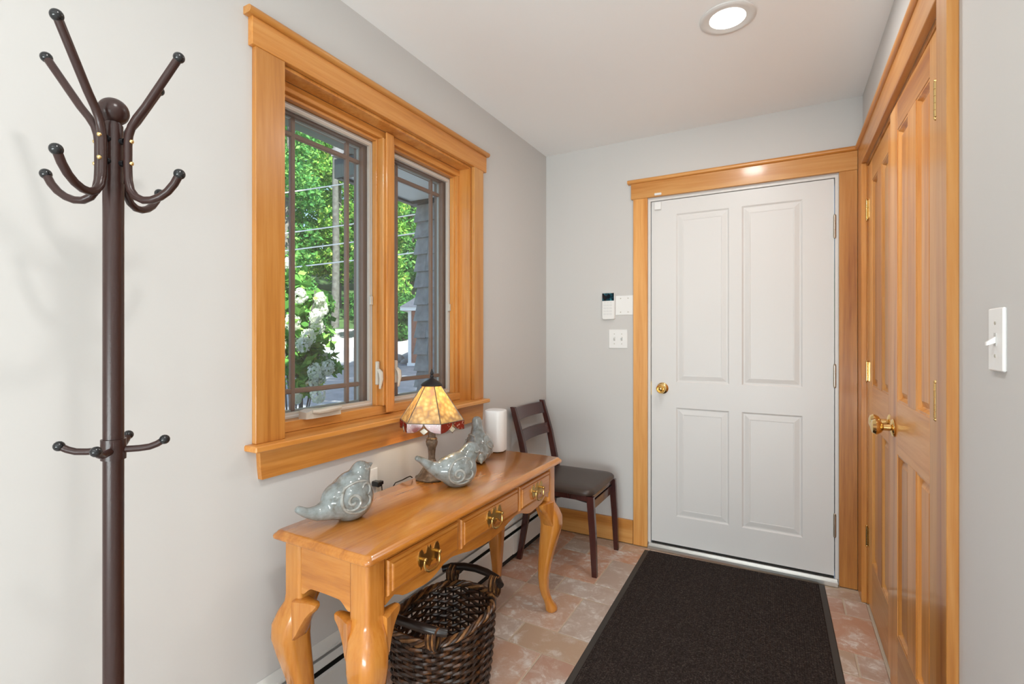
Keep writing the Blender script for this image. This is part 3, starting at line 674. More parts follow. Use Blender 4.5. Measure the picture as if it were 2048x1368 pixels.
# ------------------------------------------------------------------ wicker basket
def basket():
    t = thing('wicker_basket', 'dark brown woven wicker basket with two wooden handles under console table', 'basket', (-1.000, 1.345, 0))
    AX, AY = .140, .185
    def pt(a, z, grow=0.0, e=2.5):
        k = .80 + .20*min(1, z/.30)**.8 + .03*sin(pi*min(1, z/.33))
        c, s = cos(a), sin(a)
        x = (AX*k+grow)*math.copysign(abs(c)**(2/e), c); y = (AY*k+grow)*math.copysign(abs(s)**(2/e), s)
        return Vector((x, y, z))
    NS = 30                                            # stakes
    SIDE, END = .322, .300
    def top(a): return .322
    for k in range(NS):
        a = 2*pi*k/NS; bm = nb(); tube(bm, [pt(a, z) for z in (.006, .06, .12, .18, .24, .30, .325)], .0036, 6); mk('stake', bm, wicker_dark, t, True)
    rows = 24
    for i in range(rows):
        z = .012 + i*.0128; n = NS*4; ph = i % 2; pts = []
        for k in range(n):
            a = 2*pi*k/n; w = cos(a*NS/2 + ph*pi)
            p = pt(a, z + .0022*sin(a*NS/2+ph*pi+1.2), .0052*w); pts.append(p)
        end = [q for q in pts]
        bm = nb(); tube(bm, pts, .0060, 6, closed=True); mk('weaver', bm, wicker, t, True)
    # braided rim, rising into the handles at both ends
    for j in range(4):
        pts = []; n = 140
        for k in range(n):
            a = 2*pi*k/n; tw = 22*a/2 + j*pi/2
            p = pt(a, .328, .007*cos(tw)); p.z += .007*sin(tw); pts.append(p)
        bm = nb(); tube(bm, pts, .0055, 6, closed=True); mk('rim_strand', bm, wicker_tan if j % 2 else wicker, t, True)
    for s in (-1, 1):
        yb = s*(AY+.004)
        P = [(-.128, yb-s*.030, .372), (-.10, yb-s*.008, .380), (-.05, yb+s*.004, .386), (0, yb+s*.008, .388), (.05, yb+s*.004, .386), (.10, yb-s*.008, .380), (.128, yb-s*.030, .372)]
        bm = nb(); tube(bm, P, [.012, .0135, .0135, .0135, .0135, .0135, .012], 12); h = mk('handle', bm, wicker_dark, t, True)
        for x in (-.092, .092):
            yy = yb - s*.012
            bm = nb(); tube(bm, [(x, yy, .325), (x, yy, .374)], .0075, 8); mk('handle_post', bm, wicker_dark, h, True)
            for q in range(5):
                bm = nb(); pts = [(x + (q-2)*.0078 + .002*sin(b), yy + .0165*cos(b), .362 + (.0275 if sin(b) > 0 else .042)*sin(b)) for b in [2*pi*m/14 for m in range(14)]]
                tube(bm, pts, .0036, 6, closed=True); mk('binding', bm, wicker_tan if q % 2 else wicker, h, True)
    bm = nb(); n = 40; loft(bm, [[pt(2*pi*k/n, .006, -.004) for k in range(n)], [pt(2*pi*k/n, .012, -.004) for k in range(n)]]); mk('bottom', bm, wicker_dark, t)
basket()

# ------------------------------------------------------------------ stained glass lamp
def lamp():
    t = thing('table_lamp', 'lit stained glass table lamp with amber panels and bronze stem on console', 'lamp', (-1.200, 1.534, TZ), radians(28.8-6)); t.scale = (1.04, 1.04, 1.03)
    def flute(a, z): return .045*cos(12*a) if z > .03 else .05*cos(8*a)
    bm = nb(); lathe(bm, [(0, 0), (.058, 0), (.062, .004), (.060, .008), (.052, .012), (.046, .020), (.036, .036), (.027, .052), (.018, .064), (.013, .074)], 48, mod=lambda a, z: .035*cos(8*a)*(1 if z < .06 else .3)); mk('base', bm, lamp_bronze, t, True)
    bm = nb(); lathe(bm, [(.012, .070), (.0125, .095), (.0145, .115), (.020, .128), (.0215, .140), (.019, .147), (.0205, .150), (.014, .156), (.0125, .180), (.0150, .205), (.0125, .215), (.009, .220), (.007, .33)], 36, mod=lambda a, z: .05*cos(9*a)); mk('stem', bm, lamp_bronze, t, True)
    zt, zb, zs = .352, .222, .190; rt, rb = .034, .1215
    def hexp(r, z, k): a = k*pi/3; return Vector((r*cos(a), r*sin(a), z))
    def came(name, pts, r, par): bm = nb(); tube(bm, pts, r, 6); return mk(name, bm, lamp_bronze, par, True)
    def glass(name, poly, mat, par):
        bm = nb(); P = [Vector(p) for p in poly]; nrm = (P[1]-P[0]).cross(P[2]-P[0]).normalized()
        A = [bm.verts.new(p) for p in P]; B = [bm.verts.new(p - nrm*.002) for p in P]; bm.faces.new(A); bm.faces.new(B[::-1])
        for k in range(len(P)): bm.faces.new((A[k], B[k], B[(k+1) % len(P)], A[(k+1) % len(P)]))
        return mk(name, bm, mat, par)
    shade = bpy.data.objects.new('shade', None); C.objects.link(shade); shade.parent = t
    for k in range(6):
        b0, b1, t0, t1 = hexp(rb, zb, k), hexp(rb, zb, k+1), hexp(rt, zt, k), hexp(rt, zt, k+1)
        glass('shade_panel', (b0, b1, t1, t0), amber_glass, shade)
        came('came', [b0, t0], .0018, shade); came('came', [b0, b1], .0023, shade)
        s0, s1 = hexp(rb*1.0, zs, k), hexp(rb, zs, k+1)
        came('came', [b0, s0], .0020, shade)
        def S(u, v): return b0.lerp(b1, u) + (s0-b0)*v         # u along, v down
        arc = lambda f: [S(f*(.02 + .48*sin(q*pi/16)) if False else .5*f*0 + u, v) for q, u, v in ()]
        # two red half lobes: deep at the corners, rising to the middle
        L = [(.0, 0), (.485, 0), (.46, .22), (.40, .50), (.30, .78), (.18, .95), (.0, 1.0)]
        glass('skirt_glass', [S(u, v) for u, v in L], red_glass, shade); glass('skirt_glass', [S(1-u, v) for u, v in L][::-1], red_glass, shade)
        came('came', [S(u, v) for u, v in L[1:]], .0014, shade); came('came', [S(1-u, v) for u, v in L[1:]], .0014, shade)
        D = [(.5, .42), (.37, .80), (.5, 1.20), (.63, .80)]
        glass('diamond_glass', [S(u, v) for u, v in D], clear_glass, shade); came('came', [S(u, v) for u, v in D + D[:1]], .0013, shade); came('came', [S(.5, .0), S(.5, .42)], .0014, shade)
    bm = nb(); lathe(bm, [(0, .352), (.040, .350), (.041, .354), (.034, .362), (.020, .370), (.010, .376), (.006, .380), (.0075, .385), (.005, .391), (.0075, .397), (.0045, .404), (.0025, .412), (0, .413)], 24); mk('cap', bm, plain('lamp_cap', (.035, .032, .032), .4, metal=.6), t, True)
    bm = nb(); ball(bm, (0, 0, .275), .020, 14, (1, 1, 1.3)); mk('bulb', bm, mat_emit('bulb_glow', (1, .78, .45), 9.0), t, True)
    l = bpy.data.lights.new('lamp_bulb', 'POINT'); l.energy = 3.2; l.color = (1, .86, .62); l.shadow_soft_size = .022; o = bpy.data.objects.new('lamp_bulb', l); C.objects.link(o); o.parent = t; o.location = (0, 0, .305)
lamp()
# its cord runs off the table's back edge; the plug sits in the outlet behind the bird
bm = nb(); tube(bm, [(-1.266, 1.496, TZ+.003), (-1.268, 1.486, TZ+.010), (-1.268, 1.470, TZ+.010), (-1.276, 1.450, TZ+.0035), (-1.292, 1.43, TZ-.004), (-1.312, 1.42, TZ-.04), (-1.330, 1.412, .63), (-1.335, 1.405, .62), (-1.331, 1.400, .65), (-1.331, 1.398, .683)], .0022, 8)
tag(mk('lamp_cord', bm, black_plastic, None, True), 'thin dark lamp cord running from lamp base over table back edge', 'cord')
ou = thing('wall_outlet', 'white duplex outlet plate low on wall behind console table', 'outlet', (LX, 1.380, .688))
mbox('plate', white_plastic, ou, 0, .005, -.036, .036, -.058, .058, bev=.0015)
for z in (.020, -.020): mbox('socket', white_plastic, ou, .005, .0065, -.016, .016, z-.014, z+.014, bev=.001)
pg = thing('power_plug', 'small black power plug pushed into the outlet behind the console table', 'plug', (LX+.0066, 1.392, .692))
mbox('plug_body', black_plastic, pg, 0, .036, -.012, .012, -.010, .010, bev=.003)
mbox('plug_prong_block', black_plastic, pg, .010, .028, .012, .026, -.007, .007, bev=.002)

# ------------------------------------------------------------------ ceramic birds
def remesh_object(name, bm, voxel, it, parent):
    me = bpy.data.meshes.new('tmp'); bm.to_mesh(me); bm.free(); o = bpy.data.objects.new('tmp', me); C.objects.link(o)
    r = o.modifiers.new('r', 'REMESH'); r.mode = 'VOXEL'; r.voxel_size = voxel
    s = o.modifiers.new('s', 'SMOOTH'); s.iterations = it; s.factor = .6
    dg = bpy.context.evaluated_depsgraph_get(); ev = o.evaluated_get(dg); m2 = bpy.data.meshes.new_from_object(ev); m2.name = name
    bpy.data.objects.remove(o)
    for p in m2.polygons: p.use_smooth = True
    return m2
def bird_mesh(pose):
    bm = nb()
    def chain(pts):
        for (p, r), (q, s) in zip(pts, pts[1:]):
            P, Q = Vector(p), Vector(q); n = max(2, int((Q-P).length/.006))
            for k in range(n+1): u = k/n; ball(bm, P.lerp(Q, u), r+(s-r)*u, 14)
    if pose == 'up':        # tail low behind, head raised: x forward, z up
        ball(bm, (.012, 0, .064), 1, 28, (.068, .056, .064)); ball(bm, (.016, 0, .090), 1, 22, (.055, .050, .052)); ball(bm, (-.020, 0, .066), 1, 22, (.054, .048, .054))
        chain([((.036, 0, .118), .034), ((.044, 0, .137), .0285)]); ball(bm, (.052, 0, .140), .022, 14)
        chain([((.062, 0, .144), .012), ((.080, 0, .151), .005)])
        chain([((-.05, 0, .050), .032), ((-.085, 0, .046), .021), ((-.115, 0, .054), .014), ((-.137, 0, .068), .011)])
    elif pose == 'level':
        ball(bm, (.008, 0, .062), 1, 28, (.070, .057, .062)); ball(bm, (-.022, 0, .068), 1, 22, (.054, .048, .048)); ball(bm, (.018, 0, .080), 1, 22, (.052, .048, .046))
        chain([((.044, 0, .104), .037), ((.060, 0, .122), .033)]); ball(bm, (.036, 0, .090), .040, 18)
        chain([((.088, 0, .118), .012), ((.106, 0, .110), .004)])
        chain([((-.055, 0, .066), .032), ((-.090, 0, .084), .020), ((-.120, 0, .108), .013), ((-.140, 0, .120), .010)])
    else:                   # pecking: tail straight up, head down in front
        ball(bm, (.0, 0, .060), 1, 28, (.060, .064, .060)); ball(bm, (-.012, 0, .084), 1, 22, (.048, .054, .046))
        chain([((-.026, 0, .110), .034), ((-.046, 0, .140), .025), ((-.054, 0, .158), .0235), ((-.056, 0, .168), .023)])
        chain([((.040, 0, .052), .040), ((.062, 0, .040), .030)]); chain([((.086, 0, .028), .012), ((.100, 0, .018), .005)])
    m = remesh_object('body', bm, .0035, 6, None)
    zmin = .006
    for v in m.vertices:
        if v.co.z < zmin: v.co.z = zmin
        v.co.z -= zmin
    m.materials.append(glaze); return m
def bird(label, loc, rz, pose, scale, wing):
    t = thing('ceramic_bird', label, 'figurine', loc, rz, 'glazed blue-grey bird figurines on the console'); t.scale = (scale,)*3
    m = bird_mesh(pose); o = bpy.data.objects.new('body', m); C.objects.link(o); o.parent = t
    bvh = BVHTree.FromPolygons([v.co for v in m.vertices], [p.vertices for p in m.polygons])
    def onto(x, z, s):
        h = bvh.ray_cast(Vector((x, s*.3, z)), Vector((0, -s, 0))); return h[0] if h[0] else None
    cx, cz, rot = wing
    def curve(fn, n, s, r):
        pts = []
        for k in range(n):
            u, v = fn(k/(n-1)); a = rot; X, Z = cx + u*cos(a) - v*sin(a), cz + u*sin(a) + v*cos(a); p = onto(X, Z, s)
            if p: pts.append(p + Vector((0, s*.0006, 0)))
        if len(pts) > 3:
            bm = nb(); m2 = len(pts); tube(bm, pts, [r*(.45 + .55*sin(pi*min(1, max(0, k/(m2-1))))**.5) for k in range(m2)], 8); mk('wing_scroll', bm, glaze_relief, o, True)
    for s in (-1, 1):
        curve(lambda q: ((.054 - .012*q)*cos(.6 + 5.0*q), (.043 - .004*q)*sin(.6 + 5.0*q)), 40, s, .0044)          # outline
        curve(lambda q: (-.018 + (.026*(1-.85*q))*cos(3.6 + 8.4*q), -.002 + (.026*(1-.85*q))*sin(3.6 + 8.4*q)), 44, s, .0046)   # spiral
        curve(lambda q: (.014 + .019*cos(pi*1.05 + 3.6*q), -.018 + .015*sin(pi*1.05 + 3.6*q)), 22, s, .0040)
        curve(lambda q: (.030 + .014*cos(2.6 - 4.2*q), .012 + .015*sin(2.6 - 4.2*q)), 22, s, .0036)
        # closed eye
        ex, ez = {'up': (.053, .144), 'level': (.070, .122), 'peck': (.066, .046)}[pose]
        pts = [onto(ex + .010*cos(b), ez + .006*sin(b), s) for b in [pi*1.1 + k*pi*.8/8 for k in range(9)]]
        pts = [p for p in pts if p]
        if len(pts) > 3: bm = nb(); tube(bm, pts, .0026, 6); mk('eyelid', bm, glaze_relief, o, True)
bird('grey-blue ceramic bird at near end of console with beak raised', (-1.154, 1.063, TZ), radians(76), 'up', 1.06, (.010, .070, .25))
bird('grey-blue ceramic bird facing right in front of the lamp', (-1.060, 1.496, TZ), radians(60), 'level', 1.06, (.004, .060, .35))
bird('grey-blue ceramic bird tail up beside the white device at console far end', (-1.192, 1.857, TZ), radians(-50), 'peck', 1.02, (.0, .070, -.3))

# ------------------------------------------------------------------ white rounded device
rt = thing('tabletop_device', 'tall plain white rounded plastic device standing on console far end', 'device', (-1.222, 2.058, TZ), radians(12))
bm = nb(); loft(bm, [rrect(.050-i, .050-i, .034-i*.5, z, n=8) for i, z in ((.004, .003), (.001, .005), (0, .010), (0, .190), (.002, .196), (.005, .198))]); mk('body', bm, white_plastic, rt, True)
bm = nb(); loft(bm, [rrect(.046, .046, .032, z, n=8) for z in (.0, .003)]); mk('base', bm, black_plastic, rt)
bm = nb(); loft(bm, [rrect(.040, .040, .028, z, n=8) for z in (.1981, .1990)]); mk('top_vent', bm, white_plastic, rt)

# ------------------------------------------------------------------ wall fittings
kp = thing('alarm_keypad', 'white alarm keypad with dark screen on wall left of entry door', 'keypad', (-.944, BY, 1.440))
bm = nb(); loft(bm, [[(p[0], y, p[1]) for p in rrect(.040-i, .083-i, .012, 0)] for i, y in ((0, -.001), (0, -.020), (.003, -.024))]); mk('case', bm, white_plastic, kp, True)
mbox('screen', screen_mat, kp, -.037, .037, -.0255, -.0242, .032, .079)
for r in range(4):
    for c in range(3):
        mbox('button', plain('keypad_button', (.78, .78, .77), .4) if r+c == 0 else bpy.data.materials['keypad_button'], kp, -.024+c*.019-.006, -.024+c*.019+.011, -.0253, -.0242, .000-r*.018, .010-r*.018, bev=.0004)
for c in range(3): mbox('function_button', bpy.data.materials['keypad_button'], kp, -.026+c*.019, -.014+c*.019, -.0253, -.0242, .018, .024)
bpx = thing('blank_plate', 'white blank wall plate with four screws between keypad and door trim', 'wall plate', (-.848, BY, 1.443))
mbox('plate', white_plastic, bpx, -.054, .054, -.005, 0, -.059, .059, bev=.0015)
for x in (-.023, .023):
    for z in (-.042, .042):
        bm = nb(); tube(bm, [(x, -.0048, z), (x, -.0062, z)], .0036, 10); mk('screw', bm, screw_metal, bpx)
def switch(name, label, loc, rz, gangs, mat=white_plastic):
    t = thing(name, label, 'light switch', loc, rz); w = .035 + .023*(gangs-1)
    mbox('plate', mat, t, -w, w, -.006, 0, -.0575, .0575, bev=.002)
    for g in range(gangs):
        x = (g - (gangs-1)/2)*.046
        mbox('slot', plain('switch_slot', (.60, .59, .57), .5), t, x-.0055, x+.0055, -.0068, -.0058, -.012, .012)
        bm = nb(); up = 1 if gangs > 1 else -1
        loft(bm, [[(x-.0042, -.006, -.006), (x+.0042, -.006, -.006), (x+.0042, -.006, .006), (x-.0042, -.006, .006)], [(x-.0034, -.019, .004*up-.003+.004*up), (x+.0034, -.019, .004*up-.003+.004*up), (x+.0034, -.019, .004*up+.003+.004*up), (x-.0034, -.019, .004*up+.003+.004*up)]]); mk('toggle', bm, white_plastic, t)
        for z in (-.030, .030):
            bm = nb(); tube(bm, [(x, -.0055, z), (x, -.0072, z)], .003, 10); mk('screw', bm, screw_metal, t)
switch('double_switch', 'white double toggle switch plate below alarm keypad by entry door', (-.887, BY, 1.2375), 0, 2)
switch('single_switch', 'white single toggle switch plate on right wall near closet trim', (RX, 1.212, 1.243), -pi/2, 1)

# ------------------------------------------------------------------ recessed ceiling lights
def downlight(x, y, label, gain=1.0):
    t = thing('recessed_light', label, 'ceiling light', (x, y, CZ))
    bm = nb(); lathe(bm, [(.073, -.001), (.098, -.001), (.098, -.004), (.092, -.008), (.080, -.008), (.073, -.004)], 40); mk('trim_ring', bm, white_enamel, t, True)
    bm = nb(); lathe(bm, [(0, -.004), (.060, -.0045), (.073, -.0025), (.0735, -.001), (0, -.001)], 40); mk('lens', bm, lens_glow, t, True)
    l = bpy.data.lights.new('downlight', 'AREA'); l.shape = 'DISK'; l.size = .14; l.energy = CAN_WATTS*gain; l.color = (1, .985, .955)
    o = bpy.data.objects.new('downlight', l); C.objects.link(o); o.parent = t; o.location = (0, 0, -.010)
downlight(-.182, 2.003, 'round white recessed downlight glowing in ceiling above the door mat')
for x, y, lab in ((-.19, .31, 'recessed downlight in the ceiling nearest the coat rack, out of view'), (-.19, -1.35, 'added unseen fill downlight behind the viewer in line with the hall lights'), (1.5, -.35, 'added unseen fill downlight in the adjoining room near the closet end wall'), (1.5, -1.9, 'added unseen fill downlight in the adjoining room nearest the added glass doors')): downlight(x, y, lab, 1.2 if y > 0 else 1.0)  # all but the coat rack one are unseen lamps added for fill

# ------------------------------------------------------------------ outdoors: ground, building wing, trees
SN, CN = sin(YAW), cos(YAW)
def at(u, d, z=None, v=None):
    """point seen in photo column u at forward distance d from the viewpoint"""
    r = (u-1024)/F_PX*d; zz = z if z is not None else EYE - (v-HORIZON)/F_PX*d
    return Vector((-SN*d + CN*r, CN*d + SN*r, zz))
def ground_z(d): return -.42 if d < 9 else -.42 + (d-9)*.082 if d < 22 else .646 + (d-22)*.26
def terrain(name, mat, d0, d1, lat0, lat1, nd, nl, lift=0):
    bm = nb(); g = []
    for i in range(nd+1):
        d = d0 + (d1-d0)*i/nd; row = []
        for j in range(nl+1):
            r = lat0 + (lat1-lat0)*j/nl; x, y = -SN*d + CN*r, CN*d + SN*r
            row.append(bm.verts.new((x, y, ground_z(d) + lift)))
        g.append(row)
    for i in range(nd):
        for j in range(nl):
            q = (g[i][j], g[i+1][j], g[i+1][j+1], g[i][j+1])
            if all(v.co.x < -1.60 for v in q): bm.faces.new(q)
    for v in [v for v in bm.verts if not v.link_faces]: bm.verts.remove(v)
    return mk(name, bm, mat, None, True, 'structure')
terrain('ground_driveway', asphalt, 0, 22.5, -34, 6, 45, 80)
terrain('ground_bank', gravel, 22.5, 26, -40, 6, 6, 40)
hill_green = mat_noise('forest_floor', [(.3, (.02, .05, .015)), (.7, (.06, .13, .03))], 1.5, 1, .5, 6)
terrain('ground_hillside', hill_green, 26, 70, -70, 20, 30, 40)

def wing():
    w = struct('wall_wing')                                # side of the building wing in the plane beyond the entry wall
    y = 3.115; xc = -2.575
    mbox('sheathing', shingle_grey, w, xc+.02, LX-.215, y+.012, y+.12, -.42, 2.32)
    mbox('side_sheathing', shingle_grey, w, xc+.02, xc+.14, y+.12, 7.5, -.42, 2.32)
    ex = .133; n = 0
    protos = {}
    for c in range(21):
        z = 2.175 - c*ex
        if z < -.45: break
        x = xc - .006 if c % 2 == 0 else xc - .004; first = True
        while x < LX-.24:
            wd = random.choice((.095, .12, .145, .17, .20)); wd = min(wd, LX-.22-x)
            if wd < .03: break
            key = (round(wd, 3), first); fl = .024 if first else 0; first = False
            if key not in protos:
                bm = nb(); loft(bm, [[(-fl, -.024, 0), (wd-.003, -.024, 0), (wd-.003, 0, 0), (-fl, 0, 0)], [(0, -.003, ex+.012), (wd-.003, -.003, ex+.012), (wd-.003, .004, ex+.012), (0, .004, ex+.012)]]); protos[key] = mk('shingle', bm, shingle_grey, w); s = protos[key]
            else:
                s = protos[key].copy(); C.objects.link(s)
            s.location = (x, y + random.uniform(-.002, .002), z + random.uniform(-.003, .003)); x += wd
    # roof overhang in front of the wing
    mbox('frieze_board', fascia_green, w, xc-.02, LX-.215, y-.05, y+.01, 2.310, 2.47)
    mbox('soffit', soffit_white, w, xc-.035, LX-.215, 2.39, y-.05, 2.335, 2.350)
    mbox('barge_trim', fascia_green, w, xc-.075, xc-.035, 2.36, 7.5, 2.318, 2.45)
    mbox('fascia', fascia_green, w, xc-.095, LX-.72, 2.352, 2.389, 2.325, 2.455)
    mbox('roof_slab', roof_grey, w, xc-.10, LX-.215, 2.33, 7.5, 2.47, 2.52)
wing()
def eave():
    e = struct('roof_eave')
    mbox('soffit', soffit_white, e, -2.05, LX-.215, -3, 2.32, 2.332, 2.345)
    for y in (1.1, 1.5, 1.9, 2.2): mbox('soffit_joint', gutter_green, e, -2.05, LX-.215, y, y+.004, 2.330, 2.332)
    mbox('gutter', gutter_green, e, -2.16, -2.05, -3, 2.30, 2.292, 2.37, bev=.008)
    mbox('roof_slab', roof_grey, e, -2.13, 2.9, -3.5, 2.32, CZ+.13, CZ+.17)
    mbox('roof_slab', roof_grey, e, LX-.21, 2.9, 2.32, 3.11, CZ+.13, CZ+.17)
    bm = nb(); prism(bm, [(-2.05, 2.346), (LX-.21, 2.346), (LX-.21, CZ+.13), (-2.05, 2.45)], 'y', -3, 2.32); mk('rafter_fill', bm, roof_grey, e)
eave()
def shed():
    c = at(829, 17.2, z=0); d = 17.2; g = ground_z(d)
    t = thing('garden_shed', 'small distant outbuilding with red-brown shingles and white corner trim', 'shed', (c.x, c.y, g), YAW)
    # local: x right, y away; left corner near x=-.22
    x0, x1, y0, y1, h = -.22, 3.0, 0, 3.4, 1.92
    mbox('body', shingle_red, t, x0+.04, x1, y0+.03, y1, 0, h)
    for k in range(15): mbox('shingle_course', shingle_red, t, x0+.12, x1, y0-.005, y0+.03, .10+k*.118, .10+k*.118+.108)
    mbox('corner_board', ext_white, t, x0, x0+.11, y0-.03, y0+.08, 0, h)
    mbox('base_board', ext_white, t, x0-.03, x1, y0-.04, y0+.02, 0, .10)
    mbox('eave_board', ext_white, t, x0-.22, x1, y0-.28, y1, h, h+.11)
    bm = nb(); loft(bm, [[(x0-.25, y0-.3, h+.11), (x1, y0-.3, h+.11), (x1, y1, h+.11), (x0-.25, y1, h+.11)], [(x0+1.2, y0+1.3, h+1.3), (x1, y0+1.3, h+1.3), (x1, y1-1.3, h+1.3), (x0+1.2, y1-1.3, h+1.3)]]); mk('roof', bm, roof_grey, t)
shed()
for u, d, s, lab in ((797, 18.2, .26, 'larger grey boulder at driveway edge beside the shed'), (811, 17.8, .18, 'smaller grey boulder nearest the shed corner board')):
    bm = nb(); bmesh.ops.create_icosphere(bm, subdivisions=3, radius=s)
    for v in bm.verts: v.co *= 1 + .18*sin(v.co.x*17+u)*cos(v.co.y*13+v.co.z*9); v.co.z *= .7
    o = tag(mk('boulder', bm, rock_mat, None, True), lab, 'rock'); p = at(u, d, z=ground_z(d)+s*.35); o.location = p

# leaves as one mesh per crown
def leaf_mesh(name, pts, size, mat, rng, droop=.3):
    vs, fs = [], []
    for p in pts:
        n = Vector((rng.gauss(0, 1), rng.gauss(0, 1), rng.gauss(.5, 1))).normalized(); a = n.orthogonal().normalized(); b = n.cross(a)
        ang = rng.uniform(0, 2*pi); a, b = a*cos(ang)+b*sin(ang), b*cos(ang)-a*sin(ang); s = size*rng.uniform(.6, 1.3); i = len(vs)
        vs += [p - a*s, p + b*s*.55 - n*s*droop*.3, p + a*s - n*s*droop, p - b*s*.55 - n*s*droop*.3]; fs.append((i, i+1, i+2, i+3))
    me = bpy.data.meshes.new(name); me.from_pydata(vs, [], fs); me.materials.append(mat); return me
def crown_points(rng, blobs, n):
    pts = []; tot = sum(r**2 for *_, r in blobs)
    for x, y, z, r in blobs:
        for _ in range(int(n*r*r/tot)):
            d = Vector((rng.gauss(0, 1), rng.gauss(0, 1), rng.gauss(0, 1))).normalized(); q = r*rng.uniform(.55, 1.05)
            pts.append(Vector((x, y, z)) + Vector((d.x*q, d.y*q, d.z*q*.75)))
    return pts
def tree_proto(seed, mat, h, spread):
    rng = random.Random(seed); blobs = []
    for k in range(46):
        z = h*(.10 + .88*rng.random()); w = spread*(1 - .5*abs(z/h-.45)); a = rng.uniform(0, 2*pi); q = w*sqrt(rng.random())
        blobs.append((q*cos(a), q*sin(a), z, rng.uniform(.7, 1.0)))
    crown = leaf_mesh('crown', crown_points(rng, blobs, 9500), .14, mat, rng)
    bm = nb(); tube(bm, [(0, 0, -.3), (.08, .05, h*.3), (-.05, .1, h*.6), (.05, 0, h*.95)], [.20, .17, .12, .04], 8)
    for k in range(5):
        b = blobs[k]; z0 = max(.5, b[2]-1.2); tube(bm, [(0, 0, z0), (b[0]*.5, b[1]*.5, z0+.5), (b[0], b[1], b[2])], [.07, .05, .02], 6)
    me = bpy.data.meshes.new('trunk'); bm.to_mesh(me); bm.free(); me.materials.append(bark)
    for p in me.polygons: p.use_smooth = True
    return crown, me
protos = [tree_proto(11, leaf_a, 15, 1.25), tree_proto(12, leaf_b, 17, 1.3), tree_proto(13, leaf_a, 14, 1.2)]
rng = random.Random(5); spots = []
for d, us in ((26.5, (400, 574, 768, 940)), (31.5, (385, 530, 675, 823, 965)), (38, (470, 600, 730, 860)), (45.5, (400, 535, 668, 803, 935))):
    for u in us: spots.append((u + rng.uniform(-3, 3), d + rng.uniform(-.2, .2)))
for k, (u, d) in enumerate(spots):
    p = at(u, d, z=ground_z(d)-.1); cr, tr = protos[k % 3]
    t = thing('forest_tree', 'tall leafy green tree in the forest beyond the driveway', 'tree', p, rng.uniform(0, 6.28), 'forest trees beyond the driveway'); s = rng.uniform(.96, 1.04)*d/27.5; t.scale = (s, s, s)
    for n, me in (('crown', cr), ('trunk', tr)): o = bpy.data.objects.new(n, me); C.objects.link(o); o.parent = t
# a tall tree beside the wing, its crown above the view; its shade falls across the driveway
st = thing('shade_tree', 'tall shade tree standing close beside the building wing', 'tree', (-4.35, 7.3, -.42))
rg = random.Random(77); bl = [(rg.uniform(-3.2, 3.2), rg.uniform(-3.2, 3.2), rg.uniform(8.0, 11), rg.uniform(.9, 1.4)) for _ in range(26)]
me = leaf_mesh('crown', crown_points(rg, bl, 12000), .17, leaf_b, rg); o = bpy.data.objects.new('crown', me); C.objects.link(o); o.parent = st
bm = nb(); tube(bm, [(0, 0, -.2), (.1, .1, 5), (0, 0, 10)], [.24, .20, .08], 10)
for b in bl[:8]: tube(bm, [(.05, .05, 6.4), (b[0]*.6, b[1]*.6, 7.6), b[:3]], [.09, .06, .02], 6)
mk('trunk', bm, bark, st, True)
# a bare pale trunk standing in a gap of the foliage
for u, d, r, lab in ((670, 26.4, .19, 'pale bare tree trunk rising near middle of left window sash'),):
    p = at(u, d, z=ground_z(d)); bm = nb(); tube(bm, [(0, 0, -.2), (.05, .03, 4), (-.04, .05, 8), (.1, 0, 13)], [r*1.15, r, r*.85, r*.6], 10)
    t = thing('bare_tree', lab, 'tree trunk', p); mk('trunk', bm, mat_noise('pale_bark', [(.3, (.06, .06, .052)), (.7, (.16, .165, .15))], 5, .9, .5, 5), t, True)
# undergrowth
def bush_proto(seed):
    rng = random.Random(seed); blobs = [(rng.uniform(-.55, .55), rng.uniform(-.4, .4), rng.uniform(.3, 1.7), rng.uniform(.35, .5)) for _ in range(14)]
    return leaf_mesh('foliage', crown_points(rng, blobs, 4200), .10, leaf_c, rng)
bp2 = [bush_proto(3), bush_proto(4)]
for k, u in enumerate((455, 545, 635, 725, 815, 905)):
    d = 23.9 + (k % 2)*.3; p = at(u, d, z=ground_z(d)); t = thing('undergrowth_bush', 'dark green leafy bush at the foot of the forest edge', 'bush', p, k*1.3, 'bushes along forest edge'); t.scale = (1, 1, 1.15)
    o = bpy.data.objects.new('foliage', bp2[k % 2]); C.objects.link(o); o.parent = t

# overhead cables
for (u0, v0, u1, v1), lab in (((572, 382, 684, 364), 'topmost white overhead cable crossing the window view'), ((572, 463, 831, 425), 'second white overhead cable from the top in the window view'), ((572, 498, 835, 462), 'third white overhead cable from the top in the window view'), ((594, 530, 834, 501), 'lowest white overhead cable crossing the window view')):
    sl_ = (v1-v0)/(u1-u0); d0, d1 = 13.0, 13.6
    a, b = at(420, d0, v=v0+(420-u0)*sl_), at(1000, d1, v=v0+(1000-u0)*sl_); bm = nb()
    tube(bm, [a.lerp(b, k/10) - Vector((0, 0, .06*(1-(k/5-1)**2))) for k in range(11)], .017, 6); tag(mk('overhead_cable', bm, cable_white, None, True), lab, 'cable', 'overhead cables outside the window')

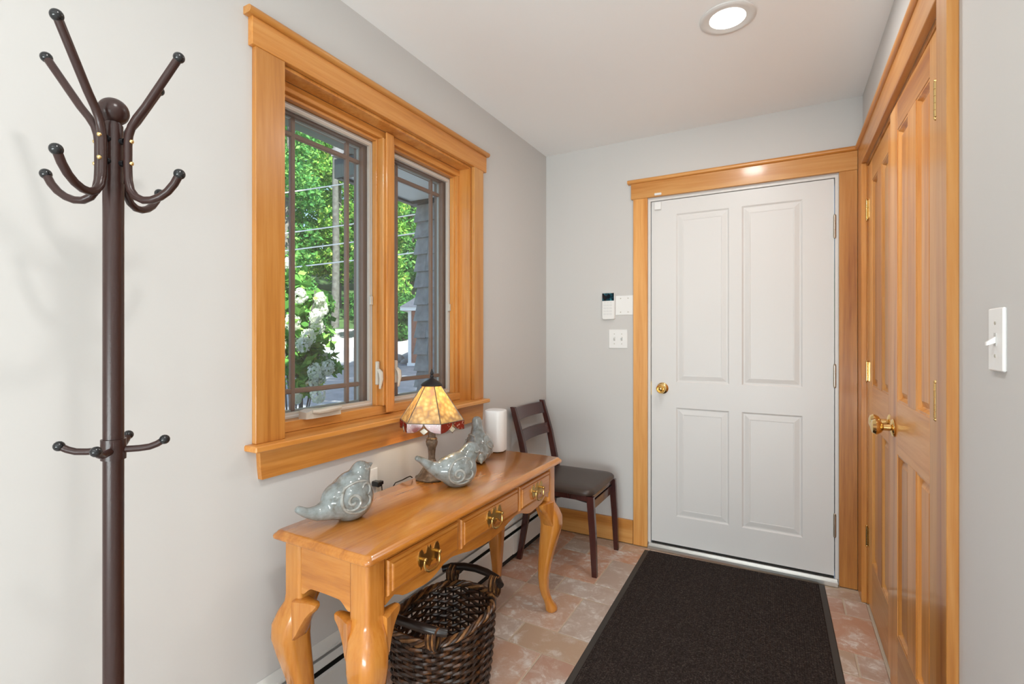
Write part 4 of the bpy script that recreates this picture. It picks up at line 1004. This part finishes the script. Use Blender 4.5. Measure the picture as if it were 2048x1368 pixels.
# hydrangea with white flower heads
def hydrangea():
    rng = random.Random(21); base = at(590, 3.75, z=-.42)
    t = thing('hydrangea_bush', 'hydrangea shrub with large white flower heads outside left window sash', 'shrub', base)
    heads = [(578, 528, 3.7), (600, 592, 3.6), (640, 597, 3.7), (590, 610, 3.85), (632, 632, 3.6), (585, 645, 3.6), (633, 655, 3.7), (617, 675, 3.6), (597, 690, 3.7), (606, 690, 3.55), (650, 722, 3.75), (630, 742, 3.6), (638, 752, 3.7), (625, 766, 3.65), (636, 790, 3.5), (592, 795, 3.6), (566, 570, 3.8), (556, 620, 3.7), (560, 690, 3.6), (545, 640, 3.9), (640, 617, 3.75), (655, 735, 3.65), (520, 600, 3.8), (530, 700, 3.7)]
    for u, v, d in heads:
        c = at(u, d, v=v) - base; R = rng.uniform(.044, .062); ps = []
        for _ in range(150):
            q = Vector((rng.gauss(0, 1), rng.gauss(0, 1), rng.gauss(0, 1))).normalized(); ps.append(q*R*rng.uniform(.7, 1) * 1.0)
        vs, fs = [], []
        for p in ps:
            n = (p.normalized() + Vector((rng.gauss(0, .35), rng.gauss(0, .35), rng.gauss(0, .35)))).normalized(); a = n.orthogonal().normalized(); b = n.cross(a); s = .012*rng.uniform(.7, 1.2); i = len(vs)
            vs += [p-a*s, p+b*s, p+a*s, p-b*s]; fs.append((i, i+1, i+2, i+3))
        me = bpy.data.meshes.new('flower_head'); me.from_pydata(vs, [], fs); me.materials.append(petal); o = bpy.data.objects.new('flower_head', me); C.objects.link(o); o.parent = t; o.location = c; o.scale = (1, 1, 1.15)
    pts = []
    for u, v, d, n, r in ((585, 560, 3.8, 90, .12), (600, 615, 3.8, 200, .16), (590, 660, 3.8, 240, .17), (620, 700, 3.75, 220, .14), (600, 730, 3.75, 240, .15), (612, 765, 3.7, 120, .09), (570, 700, 3.8, 200, .18), (560, 610, 3.85, 200, .2), (540, 680, 3.9, 220, .22), (665, 735, 3.75, 30, .07)):
        c = at(u, d, v=v) - base
        for _ in range(n): pts.append(c + Vector((rng.gauss(0, .5), rng.gauss(0, .5), rng.gauss(0, .5)))*r)
    me = leaf_mesh('foliage', pts, .046, hyd_leaf, rng, .5); o = bpy.data.objects.new('foliage', me); C.objects.link(o); o.parent = t
    for u, v, d in heads[::2]:
        e = at(u, d, v=v) - base; bm = nb(); tube(bm, [(rng.uniform(-.1, .1), rng.uniform(-.1, .1), 0), (e.x*.3, e.y*.3, e.z*.7), (e.x*.8, e.y*.8, e.z+.06), tuple(e)], [.008, .006, .004, .003], 6); mk('stem', bm, bark, t, True)
hydrangea()
